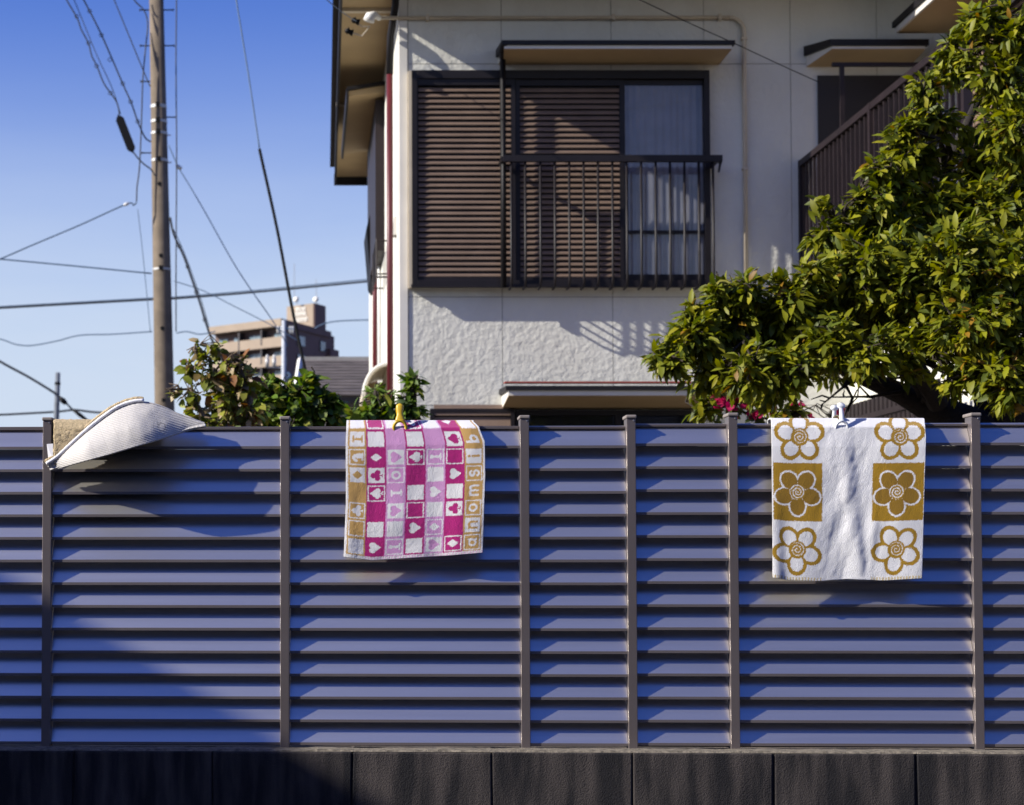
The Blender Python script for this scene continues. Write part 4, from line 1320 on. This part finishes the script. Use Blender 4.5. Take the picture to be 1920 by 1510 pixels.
shrub('fruit_shrub', 'sparse yellowing shrub with drooping leaves beside the utility pole', 440, sY,
      [B(355,690,24,sY,.9), B(372,655,20,sY,1.0), B(405,655,18,sY,.9), B(395,700,32,sY), B(430,690,32,sY), B(360,745,26,sY,.6), B(420,745,40,sY), B(455,720,36,sY), B(470,770,36,sY), B(385,785,30,sY,.8), B(452,678,18,sY,.8), B(332,735,12,sY,.5), B(430,790,36,sY)],
      190, 5, 0.066, 0.55, AUT, 0.75, 0.8, M['pale_twig'], [[(450, 800), (440, 760), (400, 700)], [(455, 800), (470, 750), (450, 690)], [(430, 800), (380, 780), (355, 730)]], nparts=120)
GRN = [(0.09, 0.155, 0.014, 4), (0.15, 0.21, 0.02, 4), (0.045, 0.085, 0.012, 2), (0.24, 0.25, 0.04, 1)]
sY2 = 9.5
shrub('round_leaf_shrub', 'dense dark green round leaf shrub behind the fence, between pole and house', 560, sY2,
      [B(575,735,38,sY2), B(530,745,38,sY2), B(500,740,30,sY2), B(600,765,40,sY2), B(545,785,40,sY2), B(620,750,26,sY2), B(585,712,18,sY2), B(490,780,32,sY2), B(630,785,28,sY2), B(560,770,45,sY2), B(505,715,14,sY2,.7)],
      230, 6, 0.062, 0.72, GRN, 0.25, 0.9, M['twig'], [[(560, 800), (570, 740)], [(550, 800), (520, 750)], [(575, 800), (610, 760)]], nparts=120)
sY3 = 10.2
shrub('whorled_shrub', 'upright green shrub with leaf whorls in front of the maroon downpipe', 730, sY3,
      [B(775,728,22,sY3,1.2,1.3), B(770,765,30,sY3), B(705,740,20,sY3,1.1,1.2), B(690,775,32,sY3), B(735,780,34,sY3), B(665,785,24,sY3), B(708,765,24,sY3), B(760,790,30,sY3)],
      150, 7, 0.075, 0.40, GRN, 0.45, 0.95, M['twig'], [[(775, 800), (776, 740), (778, 712)], [(705, 800), (704, 750), (705, 725)], [(735, 800), (735, 775)]], nparts=100)

# ================================================================== POLES, CABLES
def pole(name, label, px0, y0, px1, y1, Y, r0, r1, m, nseg=18):
    a = at(px0, y0, Y); b = at(px1, y1, Y)
    base = a + (b - a) * ((a.z - ZG) / (a.z - b.z)); 
    root = empty(name, base, label, 'utility pole')
    rb = r1 + (r1 - r0) * (b.z - ZG) / (a.z - b.z)
    MB().tube([base, b, a], [rb, r1, r0], nseg).build('shaft', m, root, smooth=True)
    return root, a, b
PY = 30.0; ps = PY / FPX
up, pa, pb = pole('utility_pole', 'tall brownish concrete utility pole with step bolts and cable bands', 292, -60, 308.5, 755, PY, 13.2 * ps, 18.6 * ps, M['concrete'], 24)
def pc(py): t = (py + 60) / 815; return 292 + 16.5 * t, 13.2 + 5.4 * t
for q, th in ((201, 6), (229, 5), (251, 5), (302, 5), (506, 4)):
    cx, r = pc(q); c = at(cx, q, PY)
    b = MB(); b.cyl(c - Vector((0, 0, th * ps / 2)), (r + .8) * ps, th * ps, 24)
    bo = b.build('steel_band', M['galv'], up)
    MB().box(c.x - 4*ps, c.x + 4*ps, c.y - (r + 4) * ps, c.y - (r + .5) * ps, c.z - 2.5 * ps, c.z + 5 * ps).build('band_bolt', M['black'], bo)
    if q > 230 and q < 400:
        MB().tube([(c.x + (r)*ps, c.y, c.z - 3*ps), (c.x + (r + 7) * ps, c.y, c.z - 3 * ps)], 1.2 * ps, 6).build('bracket', M['galv'], bo)
for q, sd in ((19, -1), (86, -1), (153, -1), (287, -1), (19, 1), (86, 1), (220, 1)):
    cx, r = pc(q); c = at(cx, q, PY)
    MB().tube([(c.x + sd * (r - 2) * ps, c.y, c.z), (c.x + sd * (r + 18) * ps, c.y, c.z)], 1.25 * ps, 6).build('step_bolt', M['black'], up)
    # head
    MB().tube([(c.x + sd * (r + 18) * ps, c.y, c.z - 2.2 * ps), (c.x + sd * (r + 18) * ps, c.y, c.z + 2.2 * ps)], 1.2 * ps, 6).build('bolt_head', M['black'], up)
for q in (348, 482, 618, 752):
    cx, r = pc(q); c = at(cx, q, PY)
    MB().tube([(c.x, c.y - (r - 1) * ps, c.z), (c.x, c.y - (r + .6) * ps, c.z)], 4 * ps, 10).build('bolt_hole', M['black'], up)

CAB = 'overhead cables'
def cable(name, pts, Y, rpx, label, m='cable', rings=None, sag=0):
    P = [at(p[0], p[1], Y if len(p) < 3 else p[2]) for p in pts]
    # smooth by Catmull-Rom
    Q = []
    for i in range(len(P) - 1):
        p0, p1, p2, p3 = P[max(0, i-1)], P[i], P[i+1], P[min(len(P)-1, i+2)]
        for k in range(6):
            t = k / 6
            Q.append(0.5 * ((2*p1) + (p2-p0)*t + (2*p0-5*p1+4*p2-p3)*t*t + (3*p1-p0-3*p2+p3)*t**3))
    Q.append(P[-1])
    c = P[0]
    s = Y / FPX
    if rings:
        root = empty(name, P[-1], label, 'cable', CAB)
        MB().tube(Q, rpx * s, 5).build('strand', M[m], root, smooth=True)
        for (rx_, ry_) in rings:
            cc = at(rx_, ry_, Y)
            pts_ = [(cc.x + 3.6*s*math.cos(a), cc.y, cc.z + 3.6*s*math.sin(a)) for a in np.linspace(0, 2*PI, 13)]
            MB().tube(pts_, .75 * s, 5).build('hanger_ring', M[m], root)
        return root
    o = MB().tube(Q, rpx * s, 6).build(name, M[m], None, smooth=True)
    return tag(o, label, 'cable', CAB)
cable('ring_cable', [(112,-30), (125,0), (145,35), (152,55), (166,82), (172,105), (182,125), (195,157), (210,178), (220,195), (224,215)], 29.5, 1.4, 'wavy ring hung cable dropping to the black cable box',
      rings=[(144,31), (166,81), (181,124), (207,175)])
cable('messenger_wire', [(124,-30), (139,0), (180,100), (210,165), (226,214)], 29.55, .9, 'thin support wire of the ring hung cable above the black box')
cable('ring_cable', [(142,-30), (157,0), (190,65), (230,157), (246,193), (259,230), (272,258), (283,266)], 29.6, 1.5, 'straight ring hung cable running down to the pole bands',
      rings=[(168,21), (190,66), (206,112), (230,157), (245,191), (258,228)])
cable('overhead_wire', [(200,-30), (214,0), (268,131), (282,163)], 29.7, 1.2, 'plain wire tied to the pole above its steel bands')
cable('service_cable', [(240,-20), (253,2), (270,20), (277,45), (273,90), (268,145), (266,200), (264,262), (261,320), (257,350), (256,378)], 29.8, 1.4, 'loose cable hanging down the left of the utility pole')
# black closure
bx = empty('cable_box', at(236, 250, 29.5), 'black cable closure box hanging beside the utility pole', 'cable box')
p0, p1 = at(224, 222, 29.5), at(247, 281, 29.5)
ax = (p1 - p0).normalized(); sdv = Vector((-ax.z, 0, ax.x)); s = 29.5 / FPX
vs = []
for t, w in ((-.04, 4), (.06, 8), (.94, 8), (1.03, 4)):
    for dx, dy in ((-w, -6), (w, -6), (w, 6), (-w, 6)):
        vs.append(p0 + (p1 - p0) * t + sdv * dx * s + Vector((0, dy * s, 0)))
fs = [(i*4+k, i*4+(k+1) % 4, i*4+4+(k+1) % 4, i*4+4+k) for i in range(3) for k in range(4)] + [(3, 2, 1, 0), (12, 13, 14, 15)]
MB().add(vs, fs).build('box_shell', M['black'], bx)
MB().tube([p0 - ax * 7 * s, p0], 2.2 * s, 6).build('gland', M['black'], bx)
MB().tube([p1, p1 + ax * 6 * s], 2.2 * s, 6).build('gland', M['black'], bx)
cable('closure_cable', [(249,284), (258,296), (270,308), (283,318), (291,330)], 29.6, 1.5, 'short cable from the black box to the utility pole')
cable('drop_wire', [(256,379), (250,385), (237,383), (150,422), (60,460), (0,486), (-60,510)], 29.8, 1.5, 'blue weathered drop wire running off from the small insulator', 'cable_blue')
MB().tube([at(232,385,29.8), at(237,383,29.8), at(242,381,29.8)], [2.5*s, 3.5*s, 2*s], 8).build('wire_insulator', M['ceramic'], None, smooth=True)
tag(bpy.data.objects['wire_insulator'], 'small pale insulator at the end of the blue drop wire', 'insulator')
cable('overhead_wire', [(-60,481), (0,486), (140,499), (284,513)], 30.2, 1.5, 'thin wire crossing the sky to the lowest pole band', 'cable_blue')
cable('overhead_wire', [(325,527), (380,545), (440,575), (505,608), (560,640)], 31, .9, 'faint wire sloping down in front of the apartment roof', 'cable_blue')
cable('twin_wire', [(-60,582), (0,578), (285,562), (330,560), (480,548), (700,527), (745,522)], 33, 1.9, 'long twin wire crossing behind the pole to the house')
cable('twin_wire', [(-60,579), (0,575), (285,559), (330,557), (480,544.5), (700,523), (745,518)], 33, 1.1, 'thinner upper strand of the long wire crossing to the house', 'cable_blue')
cable('riser_cable', [(331,-30), (331,0), (330,120), (331,250), (331,330), (330.5,420), (330,520), (330,622)], 29.9, 1.3, 'vertical cable hanging beside the right of the utility pole')
cable('drop_wire', [(316,272), (334,314), (338,320), (380,390), (445,505), (510,600), (540,650)], 30.3, 1.1, 'pale wire falling right from the white insulator', 'cable_blue')
MB().tube([at(330,309,30.2), at(335,314,30.2), at(341,316,30.2)], [2.5*s, 4.5*s, 3*s], 8).build('wire_insulator', M['ceramic'], None, smooth=True)
o = [q for q in bpy.data.objects if q.name.startswith('wire_insulator')][-1]
tag(o, 'white insulator knob just right of the utility pole', 'insulator')
cable('ring_cable', [(319,408), (326,440), (345,482), (362,530), (376,572), (388,612), (401,645), (430,690)], 29.9, 2.2, 'thick bundled cable falling right from the pole towards the shrub',
      rings=[(336,462), (352,500), (368,548), (384,600)])
cable('bundle_cable', [(322,425), (334,448), (350,486), (366,530), (380,572), (392,614)], 29.85, .9, 'thin strand beside the thick bundled cable')
cable('guy_wire', [(437,-40), (443,0), (466,142), (487,282)], 24, 1.5, 'upper steel part of the slanting guy wire', 'cable_blue')
cable('guy_guard', [(487,281), (490,296), (520,432), (550,590), (573,697), (590,775)], 24, 3.3, 'black sleeved lower part of the slanting guy wire', 'black')
cable('slack_cable', [(-60,625), (0,636), (30,646), (60,648), (105,640), (150,629), (210,627), (285,622)], 45, 1.2, 'slack cable sagging across the sky towards the pole', 'cable_blue')
cable('slack_cable', [(330,625), (350,622), (375,627), (404,622)], 45, 1.2, 'slack cable short span between pole and apartments', 'cable_blue')
cable('overhead_wire', [(590,616), (612,606), (640,602), (700,600), (745,601)], 60, 1.3, 'wire running from the pale pole to the house', 'cable_blue')
cable('hanging_wire', [(258,392), (266,460), (274,540), (282,622)], 30.4, .8, 'faint wire hanging straight down left of the pole', 'cable_blue')
cable('ladder_cable', [(-60,640), (0,678), (55,708), (104,738)], 55, 2.6, 'thick cable sloping down to the short grey pole')
cable('tail_cable', [(105,738), (125,757), (140,772), (165,790), (190,806)], 55, 2.0, 'thick cable with splice sleeves leaving the short grey pole')
for (a, b, r, lb_) in (((112,746), (124,757), 5.5, 'black cable splice sleeve against the short grey pole'), ((136,768), (164,789), 3.8, 'long black cable sleeve just above the fence top')):
    tag(MB().tube([at(a[0], a[1], 55), at((a[0]+b[0])/2, (a[1]+b[1])/2, 55), at(b[0], b[1], 55)], [r*.6*55/FPX, r*55/FPX, r*.7*55/FPX], 8).build('cable_sleeve', M['black'], None, smooth=True), lb_, 'cable sleeve', CAB)
cable('low_cable', [(-60,780), (0,778), (60,775), (110,772), (140,769), (175,773), (215,775), (260,780)], 60, 2.2, 'low dark cable just over the fence by the short pole')
cable('house_wire', [(1150,-25,13.2), (1200,0,13.3), (1300,47,13.7), (1380,83,14.1), (1470,125,14.6), (1537,155,14.96)], 14, .9, 'thin black wire crossing the house front to the balcony door', 'black')
cable('house_wire', [(608,-4,13.0), (640,22,13.8), (668,40,14.7)], 14, .9, 'thin wire reaching the black clamps at the eave', 'cable_blue')
sp, _, _ = pole('utility_pole', 'short dark grey utility pole with a cable sleeve, low over the fence', 108.5, 699, 105.5, 790, 55.4, 4.6 * 55.4 / FPX, 5.4 * 55.4 / FPX, M['concrete_grey'], 14)
c = at(108, 722, 55.4)
MB().cyl(c, 5.6 * 55.4 / FPX, 5 * 55.4 / FPX, 14).build('steel_band', M['black'], sp)
gp, ga, gb = pole('utility_pole', 'pale grey utility pole with crossarm and transformers before the apartments', 532, 601, 532, 760, 90, 3.6 * 90 / FPX, 5.0 * 90 / FPX, M['concrete_pale'], 14)
s9 = 90 / FPX
def gat(p, q, d=0): return at(p, q, 90 + d)
MB().tube([gat(522, 615), gat(550, 617)], 2.2 * s9, 6).build('crossarm', M['cable_blue'], gp)
for p in (521, 527, 544, 549):
    MB().tube([gat(p, 612), gat(p, 626)], [2 * s9, 1.6 * s9], 8).build('insulator', M['ceramic'], gp, smooth=True)
for p in (501, 514):
    c = gat(p, 688); MB().cyl(c, 3.6 * s9, 17 * s9, 12).build('transformer', M['galv'], gp, smooth=True)
    MB().tube([c + Vector((0, 0, 17 * s9)), c + Vector((0, 0, 20 * s9)), c + Vector((0, 0, 23 * s9))], [2 * s9, 3 * s9, .8 * s9], 8).build('bushing', M['ceramic'], gp, smooth=True)
MB().tube([gat(498, 689), gat(531, 690)], 1.4 * s9, 6).build('transformer_arm', M['galv'], gp)
MB().tube([gat(536, 700), gat(541, 700), gat(544, 704), gat(541, 709), gat(536, 709)], 3 * s9, 8).build('switch_box', M['cable_blue'], gp, smooth=True)

# ================================================================== FAR BUILDINGS
AD = 270.0
c0p = at(527, 597, AD); ZT = c0p.z
def onz(px, py):                       # a point at roof height ZT seen at px,py
    d = ray(px, py); k = (ZT - EYE.z) / d.z
    return EYE + d * k
lend = onz(392, 613.5); rend = onz(629, 624)
C0 = Vector((c0p.x, c0p.y)); dL = Vector((lend.x - c0p.x, lend.y - c0p.y)); dR = Vector((rend.x - c0p.x, rend.y - c0p.y))
LL, LR = dL.length, dR.length
eL, eR = dL.normalized(), dR.normalized()
apt = empty('apartment_block', (C0.x, C0.y, 0), 'beige and brown apartment block with long balconies and rooftop tower far off', 'building')
def apoly(a0, a1, b0, b1):             # footprint box, a along the left face, b along the right face
    return [tuple(C0 + eL * a + eR * b) for a, b in ((a0, b0), (a1, b0), (a1, b1), (a0, b1))]
def abox(name, m, parent, a0, a1, b0, b1, z0, z1):
    return MB().prism(apoly(a0, a1, b0, b1), z0, z1, 'z').build(name, m, parent)
SH = 36.0 * AD / FPX
abox('wall', M['apt_brown'], apt, 0.25, LL - .1, 1.8, LR, 0, ZT - 0.6)
abox('roof', M['apt_beige'], apt, 0, LL, 0, 1.9, ZT - 1.1, ZT)
abox('roof', M['apt_brown'], apt, 0, LL, 1.9, LR * .92, ZT - 1.0, ZT - .02)
for f in range(7):
    zb = ZT - 1.1 - SH * (f + 1)
    if zb < 0: break
    bal = abox('balcony', M['apt_beige'], apt, -0.1, LL, 0.05, 0.30, zb - 0.25, zb + 1.25)
    abox('balcony_slab', M['apt_beige'], bal, 0.0, LL - .02, 0.32, 1.78, zb - 0.25, zb - 0.02)
    abox('balcony_end', M['apt_beige'], bal, -0.1, 0.15, 0.32, 1.78, zb - 0.02, zb + 1.25)
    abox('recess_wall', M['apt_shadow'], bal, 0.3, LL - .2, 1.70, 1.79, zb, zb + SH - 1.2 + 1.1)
    for (a, b) in ((.06, .16), (.30, .50), (.62, .72), (.80, .93)):
        wn = abox('window', M['apt_frame'], apt, LL * a, LL * b, 1.60, 1.69, zb + .1, zb + 2.15)
        mid = (a + b) / 2
        abox('pane', M['apt_glass'], wn, LL * a + .1, LL * mid - .06, 1.55, 1.58, zb + .2, zb + 2.05)
        abox('pane', M['apt_glass'], wn, LL * mid + .06, LL * b - .1, 1.55, 1.58, zb + .2, zb + 2.05)
    for a in (.27, .58):
        abox('divider', M['apt_frame'], bal, LL * a - .12, LL * a + .12, 0.0, 1.6, zb - 0.3 if a > .4 else zb + .2, zb + SH - .3)
    # right side windows and a projecting corner band
    if f < 6:
        for (b0_, b1_) in ((.30, .44), (.72, .82)):
            wn = abox('window', M['apt_frame'], apt, .12, .24, LR * b0_, LR * b1_, zb + .5, zb + 2.1)
            abox('pane', M['apt_glass'], wn, .07, .11, LR * b0_ + .12, LR * b1_ - .12, zb + .6, zb + 2.0)
        abox('side_balcony', M['apt_brown'], apt, -.5, .245, LR * .86, LR * 1.02, zb - .2, zb + 1.1)
# rooftop tower with three lines of lettering
t0 = onz(537, 640)
def apx(px, b):                         # a such that the point (a,b) shows at px
    P = C0 + eR * b
    k = (px - PX0) / FPX
    # (P.x + eL.x a) = k*(P.y + eL.y a)/cos..  (pitch is small; depth along the view)
    for_a = (k * P.y * 1.0 - P.x) / (eL.x - k * eL.y)
    return for_a
kk = (590 - PX0) / FPX
TB = (kk * C0.y - C0.x) / (eR.x - kk * eR.y) + 0.2     # where the side wall shows at the tower's corner
ta, tb_ = 0.35, apx(537.5, TB)
ztt = WZ(568, (C0 + eR * TB).y)
tow = abox('tower', M['apt_beige'], apt, ta + .05, tb_, TB, TB + 4.2, ZT - .5, ztt - .05)
abox('tower_side', M['apt_brown'], tow, ta - .15, ta + .045, TB + .1, TB + 4.1, ZT - .5, ztt)
zz = [(573, 581), (582, 590), (592.5, 601)]
for li, (q0_, q1_) in enumerate(zz):
    yv = (C0 + eR * TB).y
    za, zb_ = WZ(q1_, yv), WZ(q0_, yv)
    nl = (7, 8, 9)[li]
    pl, pr = ((554, 573), (551, 574), (551, 577))[li]
    A0, A1 = apx(pr, TB), apx(pl, TB)
    wch = (A1 - A0) / nl
    for k in range(nl):
        a_ = A0 + wch * k
        g = MB()
        # a plain letter-like mark, too far off to read
        g.prism(apoly(a_ + wch * .10, a_ + wch * .34, TB - .12, TB - .02), za, zb_, 'z')
        hh = zb_ - za
        for fz in ((.75, 1.0), (.38, .60), (0, .22))[: 2 + (k + li) % 2]:
            g.prism(apoly(a_ + wch * .36, a_ + wch * .86, TB - .12, TB - .02), za + hh * fz[0], za + hh * fz[1], 'z')
        g.build('sign_letter', M['apt_white'], tow)
for p in (557, 594):
    yv = (C0 + eR * (TB + 2)).y
    cc = at(p, 564, yv)
    MB().tube([cc + Vector((0, 0, -.9)), cc, cc + Vector((.1, -.25, .1))], [.06, .08, .06], 6).build('dish_mount', M['galv'], tow)
    MB().tube([cc + Vector((-.05, -.05, .05)), cc + Vector((-.12, -.22, .12)), cc + Vector((-.16, -.34, .16))], [.12, .40, .48], 12).build('satellite_dish', M['apt_white'], tow, smooth=True)
for p, q in ((552, 495), (593, 524)):
    yv = (C0 + eR * (TB + 3)).y
    MB().tube([at(p, 566, yv), at(p, q, yv)], .05, 5).build('antenna', M['galv'], tow)

# ---- slate roofed house
RY = 34.0
rs_ = RY / FPX
r0, r1 = at(563, 676, RY + 2.0), at(760, 676, RY + 2.0)
sl = empty('slate_house', (at(640, 760, RY).x, RY + 2, ZG), 'low house with weathered grey slate roof and pale verge', 'house')
e0 = at(553, 742, RY - .6)
nrow = 12
for i in range(nrow):
    t0_, t1_ = i / nrow, (i + 1) / nrow
    y0_, y1_ = e0.y + (r0.y - e0.y) * t0_, e0.y + (r0.y - e0.y) * t1_
    z0_, z1_ = e0.z + (r0.z - e0.z) * t0_, e0.z + (r0.z - e0.z) * t1_
    xl_ = e0.x + (r0.x - e0.x) * t0_
    MB().prism([(y0_ - .03, z0_ + .03), (y1_ + .02, z1_ + .012), (y1_ + .02, z1_ - .03), (y0_ - .03, z0_ + .005)], xl_ + .06, r1.x, 'x').build('slate_course', M['slate'], sl)
MB().box(r0.x, r1.x, r0.y - .03, r0.y + .12, r0.z - .02, r0.z + .07).build('ridge_cap', M['plaster'], sl)
MB().tube([e0 + Vector((0, -.05, .0)), r0 + Vector((0, 0, .02))], .055, 4).build('verge', M['apt_white'], sl)
MB().box(e0.x + .3, r1.x - .05, e0.y + .6, RY + 6, ZG, e0.z + .1).build('wall', M['plaster'], sl)
MB().add([(r0.x + .05, r0.y + .13, r0.z - .03), (r1.x, r0.y + .13, r0.z - .03), (r1.x, RY + 7, e0.z), (e0.x, RY + 7, e0.z)], [(0, 1, 2, 3)]).build('rear_roof', M['slate'], sl)
MB().box(e0.x + .02, r1.x, e0.y - .06, e0.y + .02, e0.z - .14, e0.z - .03).build('gutter', M['trim'], sl)

# ================================================================== neighbours along the street (outside the picture; they shade and mirror)
def plain_house(name, label, x0, x1, y0, y1, h, wallm, wins):
    r = empty(name, ((x0+x1)/2, (y0+y1)/2, 0), label, 'house')
    MB().box(x0, x1, y0, y1, 0.004, h).build('wall', wallm, r)
    MB().box(x0 - .05, x1 + .05, y0 - .05, y1 + .05, h + .002, h + .12).build('roof', M['roof'], r)
    for (axis, pos, a, b, za, zb_) in wins:
        if axis == 'x':
            w_ = MB().box(pos, pos + .06, a, b, za, zb_).build('window', M['bronze'], r)
            MB().box(pos + .062, pos + .07, a + .06, b - .06, za + .06, zb_ - .06).build('pane', M['apt_glass'], w_)
        else:
            w_ = MB().box(a, b, pos, pos + .06, za, zb_).build('window', M['bronze'], r)
            MB().box(a + .06, b - .06, pos + .062, pos + .07, za + .06, zb_ - .06).build('pane', M['apt_glass'], w_)
    return r
plain_house('neighbour_house', 'flat roofed grey house along the street left of the fence', -15, -7.1, -4.0, 4.4, 5.06, M['plaster'], [('x', -7.1, -2, -.4, 1, 2.4), ('x', -7.1, 1, 2.6, 3.2, 4.4)])
plain_house('neighbour_house', 'long grey house across the street, facing the louvre fence', -5.5, 14, -14, -4.5, 5.6, M['plaster'], [('y', -4.5, -3, -1.2, 1, 2.3), ('y', -4.5, 2, 4, 1, 2.3), ('y', -4.5, 7, 9, 3.4, 4.7)])
